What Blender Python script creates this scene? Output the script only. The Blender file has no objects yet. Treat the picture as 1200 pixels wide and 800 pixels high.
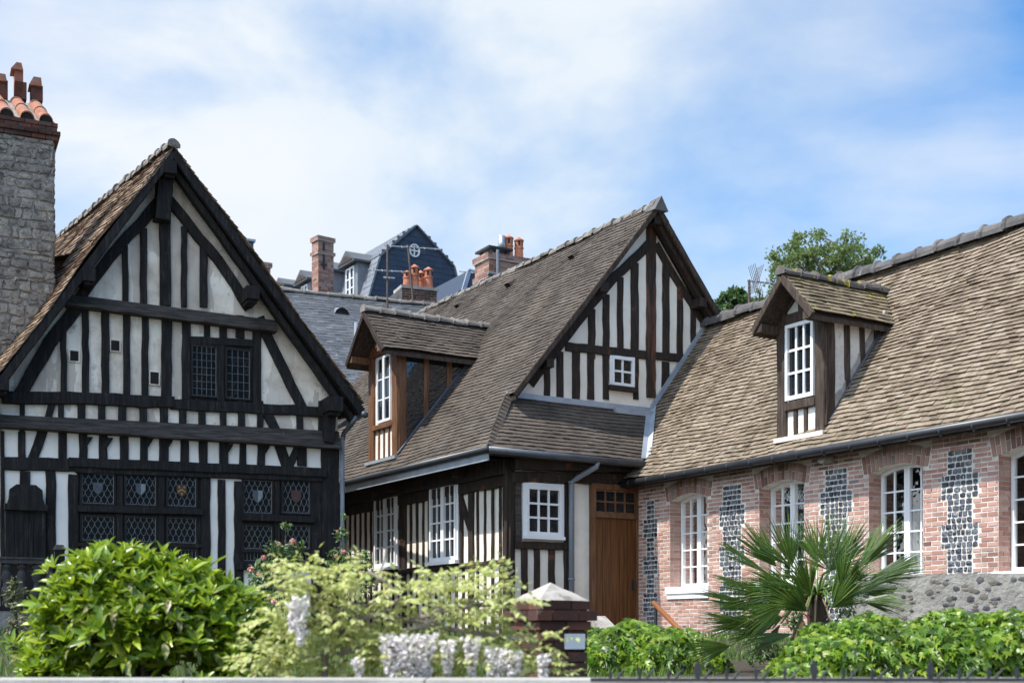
import bpy, math, random
import numpy as np
from mathutils import Vector
R = random.Random(11)
NP = np.random.default_rng(5)
C = bpy.context.scene.collection
EYE, FPX, CX, HY = 1.6, 1500.0, 600.0, 740.0
rad = math.radians
def lerp(a, b, t): return a + (b - a) * t
def ray(px, py): return (px - CX) / FPX, 1.0, (HY - py) / FPX
def at(px, py, Y): return Vector((Y * (px - CX) / FPX, Y, EYE + Y * (HY - py) / FPX))

class Frame:
    """A plan frame: local x runs along a front, local y into the depth."""
    def __init__(s, x, y, deg):
        s.x, s.y, s.deg = x, y, deg
        s.c, s.s = math.cos(rad(deg)), math.sin(rad(deg))
        s.u0 = -x * s.c - y * s.s; s.v0 = x * s.s - y * s.c
    def dirs(s, px, py):
        dx, _, dz = ray(px, py)
        return dx * s.c + s.s, -dx * s.s + s.c, dz
    def front(s, px, py, v):
        du, dv, dz = s.dirs(px, py); t = (v - s.v0) / dv
        return s.u0 + t * du, EYE + t * dz
    def side(s, px, py, u):
        du, dv, dz = s.dirs(px, py); t = (u - s.u0) / du
        return s.v0 + t * dv, EYE + t * dz
    def world(s, u, v, z=0): return Vector((s.x + u * s.c - v * s.s, s.y + u * s.s + v * s.c, z))
    def zat(s, u, v, py): return EYE + s.world(u, v).y * (HY - py) / FPX

class Wall:
    """A vertical plane of a frame; (a, z) on it, out is towards the outside."""
    def __init__(s, fr, kind, val): s.fr, s.kind, s.val = fr, kind, val
    def P(s, px, py): return s.fr.front(px, py, s.val) if s.kind == 'f' else s.fr.side(px, py, s.val)
    def M(s, a, z, out=0.0): return (a, s.val - out, z) if s.kind == 'f' else (s.val - out, a, z)
    def rect(s, x0, y0, x1, y1):
        xm, ym = (x0 + x1) / 2, (y0 + y1) / 2
        a, b = s.P(x0, ym)[0], s.P(x1, ym)[0]
        return min(a, b), max(a, b), s.P(xm, y1)[1], s.P(xm, y0)[1]
    def ppm(s, px, py):          # metres per pixel at that spot
        a, z = s.P(px, py); w = s.fr.world(*(s.M(a, z)[:2])); return w.y / FPX

class MB:
    def __init__(s): s.v, s.f, s.m = [], [], []
    def add(s, vs, fs, mi=0):
        o = len(s.v); s.v.extend([tuple(p) for p in vs])
        for f in fs: s.f.append(tuple(i + o for i in f)); s.m.append(mi)
    def hexa(s, p, mi=0):        # p: 4 bottom then 4 top, same order
        s.add(p, [(3, 2, 1, 0), (4, 5, 6, 7), (0, 1, 5, 4), (1, 2, 6, 5), (2, 3, 7, 6), (3, 0, 4, 7)], mi)
    def box(s, x0, x1, y0, y1, z0, z1, mi=0):
        s.hexa([(x0, y0, z0), (x1, y0, z0), (x1, y1, z0), (x0, y1, z0), (x0, y0, z1), (x1, y0, z1), (x1, y1, z1), (x0, y1, z1)], mi)
    def prism(s, lo, hi, mi=0):
        n = len(lo)
        s.add(list(lo) + list(hi), [tuple(range(n))[::-1], tuple(range(n, 2 * n))] + [(i, (i + 1) % n, n + (i + 1) % n, n + i) for i in range(n)], mi)
    def wbox(s, w, a0, a1, z0, z1, o0, o1, mi=0):
        s.hexa([w.M(a0, z0, o0), w.M(a1, z0, o0), w.M(a1, z0, o1), w.M(a0, z0, o1), w.M(a0, z1, o0), w.M(a1, z1, o0), w.M(a1, z1, o1), w.M(a0, z1, o1)], mi)
    def wpoly(s, w, pts, o0, o1, mi=0):
        s.prism([w.M(a, z, o0) for a, z in pts], [w.M(a, z, o1) for a, z in pts], mi)
    def tube(s, pts, r, n=8, mi=0, arc=None):
        pts = [Vector(p) for p in pts]; rings = []; L = len(pts); vs = []; up = None
        rr = r if isinstance(r, (list, tuple)) else [r] * L
        for i, p in enumerate(pts):
            t = (pts[min(i + 1, L - 1)] - pts[max(i - 1, 0)])
            t = t.normalized() if t.length > 1e-9 else Vector((0, 0, 1))
            if up is None: up = Vector((0, 0, 1)) if abs(t.z) < .9 else Vector((1, 0, 0))
            x = t.cross(up); x = x.normalized() if x.length > 1e-6 else Vector((1, 0, 0))
            up = x.cross(t).normalized()
            for k in range(n):
                th = 2 * math.pi * k / n
                vs.append(p + (x * math.cos(th) + up * math.sin(th)) * rr[i])
        fs = [(i * n + k, i * n + (k + 1) % n, (i + 1) * n + (k + 1) % n, (i + 1) * n + k) for i in range(L - 1) for k in range(n)]
        fs += [tuple(range(n))[::-1], tuple((L - 1) * n + k for k in range(n))]
        s.add(vs, fs, mi)
    def lathe(s, c, prof, n=12, mi=0):
        vs = [(c[0] + r * math.cos(2 * math.pi * k / n), c[1] + r * math.sin(2 * math.pi * k / n), c[2] + z) for r, z in prof for k in range(n)]
        L = len(prof)
        fs = [(i * n + k, i * n + (k + 1) % n, (i + 1) * n + (k + 1) % n, (i + 1) * n + k) for i in range(L - 1) for k in range(n)]
        fs += [tuple(range(n))[::-1], tuple((L - 1) * n + k for k in range(n))]
        s.add(vs, fs, mi)
    def build(s, name, mats, parent=None, smooth=False, label=None):
        me = bpy.data.meshes.new(name)
        me.from_pydata(s.v, [], s.f)
        for m in (mats if isinstance(mats, (list, tuple)) else [mats]): me.materials.append(m)
        if any(s.m): me.polygons.foreach_set('material_index', s.m)
        if smooth: me.polygons.foreach_set('use_smooth', [True] * len(s.f))
        me.update()
        o = bpy.data.objects.new(name, me); C.objects.link(o)
        if parent: o.parent = parent
        if label: o['label'] = label
        return o

def tag(o, label, cat, group=None, kind=None):
    if label: o['label'] = label
    if cat: o['category'] = cat
    if group: o['group'] = group
    if kind: o['kind'] = kind
    return o
def root(name, fr_or_loc, label, cat, z=0.0, group=None):
    o = bpy.data.objects.new(name, None); C.objects.link(o); o.empty_display_size = .3
    if isinstance(fr_or_loc, Frame):
        o.location = (fr_or_loc.x, fr_or_loc.y, z); o.rotation_euler = (0, 0, rad(fr_or_loc.deg))
    else: o.location = fr_or_loc
    return tag(o, label, cat, group)

def wobble(pts, step, amp, rnd):
    """resample a polyline and let it wander a little, as hewn timber does"""
    out = []
    for i in range(len(pts) - 1):
        (a, z), (b, y) = pts[i], pts[i + 1]
        n = max(1, int(math.hypot(b - a, y - z) / step))
        for k in range(n): out.append((lerp(a, b, k / n), lerp(z, y, k / n)))
    out.append(pts[-1])
    return [(a + rnd.uniform(-amp, amp), z + rnd.uniform(-amp, amp)) if 0 < i < len(out) - 1 else (a, z) for i, (a, z) in enumerate(out)]

def beam(w, pts, width, d, name, mat, parent, base=-.03, amp=.008, label=None, mb=None):
    own = mb is None
    mb = mb or MB()
    pts = wobble(pts, .22, amp, R); n = len(pts); vs = []
    c = min(.012, width * .15)
    for i, (a, z) in enumerate(pts):
        p, q = pts[max(i - 1, 0)], pts[min(i + 1, n - 1)]
        da, dz = q[0] - p[0], q[1] - p[1]; l = math.hypot(da, dz) or 1
        na, nz = -dz / l, da / l
        h = width / 2 * R.uniform(.93, 1.07); g = width / 2 * R.uniform(.93, 1.07); dd = d + R.uniform(-.004, .004)
        for e, o in ((-h, base), (-h, dd - c), (-h + c, dd), (g - c, dd), (g, dd - c), (g, base)):
            vs.append(w.M(a + na * e, z + nz * e, o))
    fs = [(i * 6 + k, i * 6 + (k + 1) % 6, (i + 1) * 6 + (k + 1) % 6, (i + 1) * 6 + k) for i in range(n - 1) for k in range(6)]
    fs += [tuple(range(6))[::-1], tuple((n - 1) * 6 + k for k in range(6))]
    mb.add(vs, fs)
    return mb.build(name, mat, parent, label=label) if own else mb

def stud(w, x0, x1, y0, y1, d, mat, parent, name='stud', x2=None, x3=None):
    """upright timber traced as pixel spans: x0-x1 at the top, optionally x2-x3 at the foot"""
    if x2 is None: x2, x3 = x0, x1
    t, b = w.P((x0 + x1) / 2, y0), w.P((x2 + x3) / 2, y1)
    ym = (y0 + y1) / 2
    wd = abs(w.P(x1, ym)[0] - w.P(x0, ym)[0])
    return beam(w, [t, b], wd, d, name, mat, parent)
def bar(w, p0, p1, th, d, mat, parent, name='beam', amp=.008, mid=None):
    """timber traced as a centre line in pixels, th = thickness in pixels"""
    ps = [p0] + (mid or []) + [p1]
    return beam(w, [w.P(*p) for p in ps], th * w.ppm((p0[0] + p1[0]) / 2, (p0[1] + p1[1]) / 2), d, name, mat, parent, amp=amp)

def tiles(mb, O, A, S, lo, hi, smax, tw=.165, ex=.105, mi=0, sag=.012, jit=1.0, h=.026, rnd=None):
    rnd = rnd or R
    O, A, S = Vector(O), Vector(A).normalized(), Vector(S).normalized()
    N = A.cross(S)
    if N.z < 0: N = -N
    N.normalize()
    def P(a, s, n):
        g = sag * (math.sin(a * 1.3 + s * .9) + math.sin(a * .53 - s * 1.7 + 1.0) + .6 * math.sin(a * 3.1 + s * 2.3))
        return O + A * a + S * s + N * (n + g)
    k = 0; s = 0.0
    while s < smax - ex * .3:
        l, u = lo(s + ex / 2), hi(s + ex / 2)
        a = l - tw * (.5 if k % 2 else 1.0) * rnd.uniform(.8, 1.0)
        wav = rnd.uniform(-.004, .004) * jit
        while a < u:
            x0, x1 = max(a, l), min(a + tw - .003, u)
            a += tw
            if x1 - x0 < .02: continue
            d0 = wav + rnd.uniform(-.006, .006) * jit; d1 = d0 + rnd.uniform(-.004, .004) * jit
            hh = h + rnd.uniform(-.003, .006) * jit; h2 = hh + rnd.uniform(-.004, .004) * jit
            top = min(s + ex * 1.7, smax + .02)
            mb.add([P(x0, s + d0, hh - .014), P(x1, s + d1, h2 - .014), P(x0, s + d0, hh), P(x1, s + d1, h2), P(x0, top, .006), P(x1, top, .006)],
                   [(2, 3, 5, 4), (0, 1, 3, 2), (0, 2, 4), (1, 5, 3)], mi)
        s += ex; k += 1
    return N

def ridge(p0, p1, r, seg, name, mat, parent, flat=False, rough=.009):
    """overlapping ridge tiles with raised collars, one mesh"""
    p0, p1 = Vector(p0), Vector(p1); L = (p1 - p0).length; n = max(1, int(round(L / seg)))
    t = (p1 - p0) / n; T = t.normalized(); X = T.cross(Vector((0, 0, 1))).normalized(); Z = X.cross(T).normalized()
    mb = MB(); m = 5 if flat else 9
    for i in range(n):
        a = p0 + t * i; vs = []
        dz = R.uniform(-.016, .016); dr = R.uniform(.9, 1.08)
        st = [(0.0, 1.18), (.12, 1.2), (.17, 1.0), (1.04, .93)]
        for f, k in st:
            for j in range(m):
                th = math.pi * (j / (m - 1)) * 1.16 - math.pi * .08
                q = r * k * dr
                e = rough
                vs.append(a + t * f + X * (math.cos(th) * q + R.uniform(-e, e)) + Z * (math.sin(th) * q * (1.0 if not flat else 1.1) + dz + R.uniform(-e, e)))
        fs = [(e * m + j, e * m + j + 1, (e + 1) * m + j + 1, (e + 1) * m + j) for e in range(3) for j in range(m - 1)]
        fs.append(tuple(range(m))[::-1]); fs.append(tuple(3 * m + j for j in range(m)))
        mb.add(vs, fs)
    return mb.build(name, mat, parent)

def casement(w, a0, a1, z0, z1, cols, rows, o, fm, gm, parent, leaves=1, fw=.055, bw=.022, name='window', sill=None, sillm=None, top=None, d=.05, arch=None, trim=0):
    """painted window: frame and glazing bars one mesh, its panes a sub-part"""
    mb = MB(); T = arch or (lambda a: z1)
    def post(b0, b1, o0, o1, cut=0.0):
        mb.hexa([w.M(b0, z0, o0), w.M(b1, z0, o0), w.M(b1, z0, o1), w.M(b0, z0, o1), w.M(b0, T(b0) - cut, o0), w.M(b1, T(b1) - cut, o0), w.M(b1, T(b1) - cut, o1), w.M(b0, T(b0) - cut, o1)])
    if trim:
        for b0, b1, y0, y1 in ((a0 - trim, a0, z0 - trim, z1 + trim), (a1, a1 + trim, z0 - trim, z1 + trim), (a0, a1, z1, z1 + trim), (a0, a1, z0 - trim, z0)):
            mb.wbox(w, b0, b1, y0, y1, o - .04, o + .022)
    lw = (a1 - a0) / leaves
    for i in range(leaves):
        l, r = a0 + lw * i, a0 + lw * (i + 1)
        post(l + .002, l + fw, o - .03, o + d); post(r - fw, r - .002, o - .03, o + d)
        mb.wbox(w, l + fw, r - fw, z0, z0 + fw * 1.15, o - .03, o + d - .003)
        n = 6 if arch else 1
        for j in range(n):
            x0, x1 = lerp(l + fw, r - fw, j / n), lerp(l + fw, r - fw, (j + 1) / n)
            mb.hexa([w.M(x0, T(x0) - fw, o - .03), w.M(x1, T(x1) - fw, o - .03), w.M(x1, T(x1) - fw, o + d - .003), w.M(x0, T(x0) - fw, o + d - .003),
                     w.M(x0, T(x0), o - .03), w.M(x1, T(x1), o - .03), w.M(x1, T(x1), o + d - .003), w.M(x0, T(x0), o + d - .003)])
        cw = (r - l - 2 * fw) / cols
        for j in range(1, cols):
            x = l + fw + cw * j; post(x - bw / 2, x + bw / 2, o - .012, o + d * .55, fw * .6)
        zt = min(T(l + fw), T(r - fw)); rh = ((zt - fw if not arch else (T((l + r) / 2) - fw)) - z0 - fw * 1.15) / rows
        for j in range(1, rows):
            z = z0 + fw * 1.15 + rh * j; mb.wbox(w, l + fw, r - fw, z - bw / 2, z + bw / 2, o - .01, o + d * .5)
    f = mb.build(name, fm, parent)
    g = MB(); n = 8
    for i in range(n):
        x0, x1 = lerp(a0, a1, i / n), lerp(a0, a1, (i + 1) / n)
        g.add([w.M(x0, z0, o), w.M(x1, z0, o), w.M(x1, T(x1), o), w.M(x0, T(x0), o)], [(0, 1, 2, 3)])
    g.build('pane', gm, f)
    if sill:
        s = MB(); s.wbox(w, a0 - sill[0], a1 + sill[0], z0 - sill[1], z0 - .003, o - .03, o + sill[2]); s.build('sill', sillm or fm, f)
    return f

# ---- foliage -------------------------------------------------------------
def leaf_cloud(name, mat, parent, tv, tf, pos, axis, nrm, size, smooth=False, mats=None, mi=None, kind=None):
    """many copies of one small leaf outline in one mesh (a leaf mass)"""
    pos, axis, nrm = (np.asarray(q, float) for q in (pos, axis, nrm)); size = np.asarray(size, float)
    n = len(pos); tv = np.asarray(tv, float); k = len(tv)
    ax = axis / np.linalg.norm(axis, axis=1, keepdims=True)
    sd = np.cross(ax, nrm); sd /= np.maximum(np.linalg.norm(sd, axis=1, keepdims=True), 1e-6)
    nn = np.cross(sd, ax)
    V = pos[:, None, :] + size[:, None, None] * (tv[None, :, 0:1] * sd[:, None, :] + tv[None, :, 1:2] * ax[:, None, :] + tv[None, :, 2:3] * nn[:, None, :])
    V = V.reshape(-1, 3)
    loops = np.concatenate([np.array(f) for f in tf]); tot = np.array([len(f) for f in tf])
    LI = (loops[None, :] + (np.arange(n) * k)[:, None]).ravel(); LT = np.tile(tot, n)
    LS = np.concatenate([[0], np.cumsum(LT)[:-1]])
    me = bpy.data.meshes.new(name)
    me.vertices.add(len(V)); me.vertices.foreach_set('co', V.astype(np.float32).ravel())
    me.loops.add(len(LI)); me.loops.foreach_set('vertex_index', LI.astype(np.int32))
    me.polygons.add(len(LT)); me.polygons.foreach_set('loop_start', LS.astype(np.int32)); me.polygons.foreach_set('loop_total', LT.astype(np.int32))
    if smooth: me.polygons.foreach_set('use_smooth', np.ones(len(LT), bool))
    me.materials.append(mat); me.update(calc_edges=True); me.validate()
    o = bpy.data.objects.new(name, me); C.objects.link(o)
    if parent: o.parent = parent
    return o
OVATE = ([(0, 0, 0), (-.16, .22, .05), (0, .25, -.02), (.16, .22, .05), (-.21, .5, .04), (0, .52, -.04), (.21, .5, .04), (-.12, .78, -.01), (0, .8, -.07), (.12, .78, -.01), (0, 1, -.14)],
         [(0, 2, 1), (0, 3, 2), (1, 2, 5, 4), (2, 3, 6, 5), (4, 5, 8, 7), (5, 6, 9, 8), (7, 8, 10), (8, 9, 10)])
LOBED = ([(0, 0, 0), (-.28, .02, -.05), (-.5, .3, -.1), (-.24, .36, .02), (-.3, .72, -.06), (-.08, .6, .03), (0, 1, -.1), (.08, .6, .03), (.3, .72, -.06), (.24, .36, .02), (.5, .3, -.1), (.28, .02, -.05), (0, .4, .05)],
         [(12, 0, 1), (12, 1, 2), (12, 2, 3), (12, 3, 4), (12, 4, 5), (12, 5, 6), (12, 6, 7), (12, 7, 8), (12, 8, 9), (12, 9, 10), (12, 10, 11), (12, 11, 0)])
SIMPLE = ([(0, 0, 0), (-.27, .4, .05), (0, .45, -.03), (.27, .4, .05), (0, 1, -.1)], [(0, 2, 1), (0, 3, 2), (1, 2, 4), (2, 3, 4)])
def unit(n):
    q = NP.normal(size=(n, 3)); return q / np.linalg.norm(q, axis=1, keepdims=True)
# ---- materials -----------------------------------------------------------
def newmat(name):
    m = bpy.data.materials.new(name); m.use_nodes = True
    nt = m.node_tree; b = nt.nodes['Principled BSDF']; return m, nt, b
def nd(nt, t, **kw):
    n = nt.nodes.new('ShaderNode' + t)
    for k, v in kw.items():
        if k in n.inputs: n.inputs[k].default_value = v
        else: setattr(n, k, v)
    return n
def mixc(nt, fac, a, b, mode='MIX'):
    n = nt.nodes.new('ShaderNodeMix'); n.data_type = 'RGBA'; n.blend_type = mode
    for i, v in ((0, fac), (6, a), (7, b)):
        if hasattr(v, 'is_output'): nt.links.new(v, n.inputs[i])
        else: n.inputs[i].default_value = v if i == 0 else (*v, 1)
    return n.outputs[2]
def ramp(nt, src, stops):
    r = nt.nodes.new('ShaderNodeValToRGB'); e = r.color_ramp.elements
    while len(e) < len(stops): e.new(.5)
    for i, (p, c) in enumerate(stops): e[i].position = p; e[i].color = (*c, 1) if len(c) == 3 else c
    nt.links.new(src, r.inputs[0]); return r.outputs[0]
def coords(nt, stretch):
    tc = nd(nt, 'TexCoord'); mp = nd(nt, 'Mapping'); mp.inputs['Scale'].default_value = stretch
    nt.links.new(tc.outputs['Object'], mp.inputs[0]); return mp.outputs[0]
def noise(nt, vec, scale, detail=5, rough=.6):
    n = nd(nt, 'TexNoise', Scale=scale, Detail=detail, Roughness=rough); nt.links.new(vec, n.inputs['Vector']); return n.outputs['Fac']
def vmat(name, cols, scale=4, island=0.0, rough=.85, bump=.25, bscale=40, stretch=(1, 1, 1), spots=(), spec=.3, lo=.3, hi=.7, dist=.01, metal=0.0, streak=None):
    m, nt, b = newmat(name); v = coords(nt, stretch)
    f = noise(nt, v, scale)
    mr = nd(nt, 'MapRange'); mr.inputs[1].default_value = lo; mr.inputs[2].default_value = hi; nt.links.new(f, mr.inputs[0]); f = mr.outputs[0]
    if island:
        g = nd(nt, 'NewGeometry'); mx = nt.nodes.new('ShaderNodeMix'); mx.inputs[0].default_value = island
        nt.links.new(f, mx.inputs[2]); nt.links.new(g.outputs['Random Per Island'], mx.inputs[3]); f = mx.outputs[0]
    n = len(cols); col = ramp(nt, f, [(i / max(1, n - 1), c) for i, c in enumerate(cols)])
    plain = coords(nt, (1, 1, 1))
    for (c, s, t0, t1, amt) in spots:
        q = noise(nt, plain, s, 6, .65); k = ramp(nt, q, [(t0, (0, 0, 0)), (t1, (amt, amt, amt))]); col = mixc(nt, k, col, c)
    if streak:
        c, st, t0, t1, amt = streak; q = noise(nt, coords(nt, st), 1.0, 6, .7); col = mixc(nt, ramp(nt, q, [(t0, (0, 0, 0)), (t1, (amt, amt, amt))]), col, c)
    nt.links.new(col, b.inputs['Base Color']); b.inputs['Roughness'].default_value = rough
    b.inputs['Specular IOR Level'].default_value = spec; b.inputs['Metallic'].default_value = metal
    if bump:
        q = noise(nt, v, bscale, 4); bp = nd(nt, 'Bump', Strength=bump, Distance=dist); nt.links.new(q, bp.inputs['Height']); nt.links.new(bp.outputs[0], b.inputs['Normal'])
    return m
def leafmat(name, cols, rough=.4, trans=.3, tcol=(.25, .35, .04), spec=.5, spots=()):
    m, nt, b = newmat(name); g = nd(nt, 'NewGeometry')
    n = len(cols); col = ramp(nt, g.outputs['Random Per Island'], [(i / max(1, n - 1), c) for i, c in enumerate(cols)])
    v = coords(nt, (1, 1, 1))
    for (c, s, t0, t1, amt) in spots:
        q = noise(nt, v, s, 3); k = ramp(nt, q, [(t0, (0, 0, 0)), (t1, (amt, amt, amt))]); col = mixc(nt, k, col, c)
    nt.links.new(col, b.inputs['Base Color']); b.inputs['Roughness'].default_value = rough; b.inputs['Specular IOR Level'].default_value = spec
    t = nd(nt, 'BsdfTranslucent'); nt.links.new(mixc(nt, .5, col, tcol), t.inputs[0])
    mx = nd(nt, 'MixShader'); mx.inputs[0].default_value = trans
    nt.links.new(b.outputs[0], mx.inputs[1]); nt.links.new(t.outputs[0], mx.inputs[2])
    nt.links.new(mx.outputs[0], nt.nodes['Material Output'].inputs[0]); return m
K = {}
K['black_timber'] = vmat('black_timber', [(.006, .0058, .006), (.013, .0122, .0122), (.028, .025, .024)], 3, streak=((.085, .078, .072), (22, 22, 1.6), .56, .7, .6), rough=.75, bump=.6, bscale=18, stretch=(6, 6, .7), spec=.25, dist=.02, spots=[((.06, .055, .052), 9, .6, .72, .5)])
K['brown_timber'] = vmat('brown_timber', [(.016, .011, .0085), (.03, .02, .015), (.05, .033, .025)], 4, streak=((.1, .075, .058), (22, 22, 1.6), .56, .7, .6), rough=.8, bump=.6, bscale=16, stretch=(6, 6, .7), dist=.02, spots=[((.15, .055, .028), 3, .62, .68, .8)])
K['old_timber'] = vmat('old_timber', [(.028, .019, .014), (.06, .042, .032), (.1, .075, .06)], 4, rough=.85, bump=.7, bscale=14, stretch=(6, 6, .7), dist=.02)
K['oak'] = vmat('oak', [(.08, .035, .016), (.15, .07, .034), (.22, .11, .055)], 3, rough=.6, bump=.3, bscale=14, stretch=(7, 7, .6))
K['old_board'] = vmat('old_board', [(.022, .02, .02), (.055, .048, .042), (.11, .095, .08)], 3, rough=.9, bump=.9, bscale=7, stretch=(.8, 9, 9), spots=[((.4, .2, .02), 5, .7, .73, .9), ((.16, .15, .14), 14, .62, .7, .6)], dist=.02)
K['stained_plaster'] = vmat('stained_plaster', [(.42, .35, .27), (.68, .6, .5), (.85, .78, .67), (.89, .84, .74)], 1.6, streak=((.3, .25, .2), (11, 11, 1.1), .57, .72, .55), rough=.95, bump=.35, bscale=25, spots=[((.2, .165, .13), 2.6, .58, .72, .75), ((.28, .24, .2), 9, .6, .75, .5)], lo=.3, hi=.66)
def panel_tone(m):
    # each infill panel was limewashed at another time: blocks of warmer, greyer plaster
    nt = m.node_tree; b = nt.nodes['Principled BSDF']; v0 = coords(nt, (2.6, .3, .8)); ns = nd(nt, 'TexNoise', Scale=2.2, Detail=5); nt.links.new(v0, ns.inputs['Vector']); v_ = nd(nt, 'VectorMath', operation='MULTIPLY_ADD'); v_.inputs[1].default_value = (.9, .9, .9); nt.links.new(ns.outputs['Color'], v_.inputs[0]); nt.links.new(v0, v_.inputs[2]); v = v_.outputs[0]
    vo = nd(nt, 'TexVoronoi', Scale=1.0); nt.links.new(v, vo.inputs['Vector']); sp = nd(nt, 'SeparateColor'); nt.links.new(vo.outputs['Color'], sp.inputs[0])
    k = ramp(nt, sp.outputs[0], [(.4, (0, 0, 0)), (.8, (.6, .6, .6))]); src = b.inputs['Base Color'].links[0].from_socket
    nt.links.new(mixc(nt, k, src, (.4, .35, .3)), b.inputs['Base Color'])
panel_tone(K['stained_plaster'])
K['plaster'] = vmat('plaster', [(.7, .63, .54), (.79, .73, .64), (.84, .8, .73)], 2, streak=((.45, .38, .3), (13, 13, 1.0), .6, .75, .5), rough=.95, bump=.25, bscale=30, spots=[((.5, .44, .37), 4, .62, .8, .5)])
K['lime_white'] = vmat('fresh_limewash', [(.76, .72, .66), (.86, .83, .77), (.89, .865, .81)], 2, rough=.95, bump=.25, bscale=25, streak=((.55, .5, .45), (12, 12, 1.1), .6, .75, .5))
K['lit_black'] = vmat('lit_black_timber', [(.02, .02, .021), (.045, .044, .046), (.085, .08, .078)], 5, rough=.6, bump=.4, bscale=30, spec=.4)  # black timber lightened: rail and baluster highlights put into its colour
K['red_worn'] = vmat('red_worn_timber', [(.02, .014, .011), (.04, .026, .019), (.06, .038, .028)], 4, streak=((.17, .07, .04), (9, 9, .8), .5, .62, .85), rough=.8, bump=.6, bscale=16, stretch=(6, 6, .7), dist=.02)
K['white_plaster'] = vmat('white_plaster', [(.72, .68, .62), (.8, .77, .72)], 2, rough=.95, bump=.2, bscale=30)
K['shaded_plaster'] = vmat('shaded_plaster', [(.45, .41, .37), (.66, .62, .57), (.72, .69, .64)], 2.2, rough=.95, bump=.35, bscale=22, spots=[((.25, .22, .2), 5, .6, .7, .6)])  # stained dormer plaster, greyed: the cheek's shade is put into the colour
LICH = ((.5, .36, .03), 7, .7, .74, .9)
K['grey_tile'] = vmat('grey_brown_tile', [(.044, .035, .029), (.074, .06, .049), (.104, .084, .068), (.136, .109, .087)], 1.6, island=.28, streak=((.04, .035, .03), (.5, 6, .5), .52, .68, .55), rough=.9, bump=.5, bscale=60, spots=[((.19, .17, .15), 1.3, .5, .75, .35), ((.4, .3, .05), 15, .7, .75, .8), ((.05, .042, .036), 20, .58, .68, .6), ((.25, .23, .2), 11, .64, .72, .5)], dist=.006)
K['tan_tile'] = vmat('tan_tile', [(.08, .059, .043), (.148, .113, .081), (.21, .165, .12), (.285, .232, .176), (.2, .118, .086)], 2.2, island=.42, streak=((.075, .06, .04), (.5, 7, .5), .52, .68, .6), rough=.92, bump=.6, bscale=60, spots=[((.11, .1, .045), 1.0, .58, .7, .55), ((.1, .09, .07), 2.2, .55, .72, .45), ((.3, .28, .07), 9, .62, .72, .6), ((.5, .46, .38), 13, .68, .73, .6), ((.07, .055, .045), 22, .58, .68, .6)], dist=.006)
K['moss_tile'] = vmat('mossy_tile', [(.075, .058, .042), (.15, .115, .075), (.22, .175, .115), (.28, .23, .16)], 2, island=.6, rough=.95, bump=.6, bscale=50, spots=[((.07, .065, .04), 3, .5, .65, .7), ((.42, .4, .04), 5, .62, .68, .85)], dist=.008)
K['brown_tile'] = vmat('weathered_brown_tile', [(.055, .036, .024), (.14, .09, .058), (.24, .165, .11), (.38, .29, .2)], 2, island=.75, rough=.8, bump=.5, bscale=60, spots=[((.2, .19, .17), 2, .55, .7, .5), LICH], dist=.006)
K['slate'] = vmat('grey_slate', [(.035, .039, .047), (.065, .071, .083), (.11, .118, .132)], 1.2, island=.6, rough=.6, bump=.3, bscale=40, spots=[((.33, .33, .31), 6, .63, .72, .6)], spec=.5)
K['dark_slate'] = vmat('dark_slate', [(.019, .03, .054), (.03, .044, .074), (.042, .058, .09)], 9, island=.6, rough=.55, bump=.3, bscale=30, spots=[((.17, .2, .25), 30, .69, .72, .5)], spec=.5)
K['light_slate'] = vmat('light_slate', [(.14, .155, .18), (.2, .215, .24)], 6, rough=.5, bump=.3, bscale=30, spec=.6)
K['ridge'] = vmat('ridge_tile', [(.05, .048, .05), (.1, .095, .095), (.16, .15, .145)], 4, island=.4, rough=.9, bump=.6, bscale=25, spots=[((.45, .22, .03), 3.5, .66, .7, .9), ((.32, .3, .27), 6, .62, .7, .6)])
K['pale_ridge'] = vmat('pale_ridge_tile', [(.11, .1, .09), (.22, .2, .18), (.32, .29, .26)], 5, island=.4, rough=.95, bump=.7, bscale=22, spots=[((.5, .34, .04), 4, .66, .7, .9), ((.06, .055, .05), 6, .6, .68, .7)])
K['moss_ridge'] = vmat('mossy_ridge_tile', [(.06, .055, .052), (.12, .108, .1), (.2, .18, .165)], 4, island=.4, rough=.95, bump=.7, bscale=22, spots=[((.5, .42, .03), 3.5, .56, .62, .9)])
K['brick'] = vmat('pink_brick', [(.3, .15, .118), (.4, .21, .165), (.45, .255, .205), (.52, .34, .28), (.38, .235, .19)], 2, island=.85, rough=.9, bump=.5, bscale=60, spots=[((.55, .46, .4), 12, .62, .72, .5), ((.13, .07, .06), 2.0, .56, .7, .45)], dist=.006)
K['dull_brick'] = vmat('dull_brown_brick', [(.13, .075, .06), (.22, .115, .088), (.3, .165, .13), (.38, .24, .19), (.17, .145, .14)], 2, island=.85, rough=.9, bump=.5, bscale=60, spots=[((.35, .28, .24), 10, .6, .7, .5)], dist=.006)
K['mortar'] = vmat('lime_mortar', [(.5, .46, .41), (.76, .72, .66)], 6, rough=.95, bump=.4, bscale=60, spots=[((.4, .36, .31), 2.5, .55, .75, .5)])
K['flint'] = vmat('knapped_flint', [(.012, .014, .02), (.026, .031, .043), (.055, .064, .085), (.14, .155, .18), (.03, .036, .05)], 30, island=.7, rough=.4, bump=.6, bscale=50, spots=[((.5, .5, .5), 14, .62, .68, .7)], spec=.5, dist=.01)
K['dark_brick'] = vmat('dark_brick', [(.04, .02, .017), (.085, .04, .03), (.15, .06, .042), (.1, .07, .06)], 3, island=.7, rough=.95, bump=.7, bscale=40, spots=[((.04, .037, .034), 4, .5, .66, .8), ((.3, .27, .24), 9, .66, .72, .6)])
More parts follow.
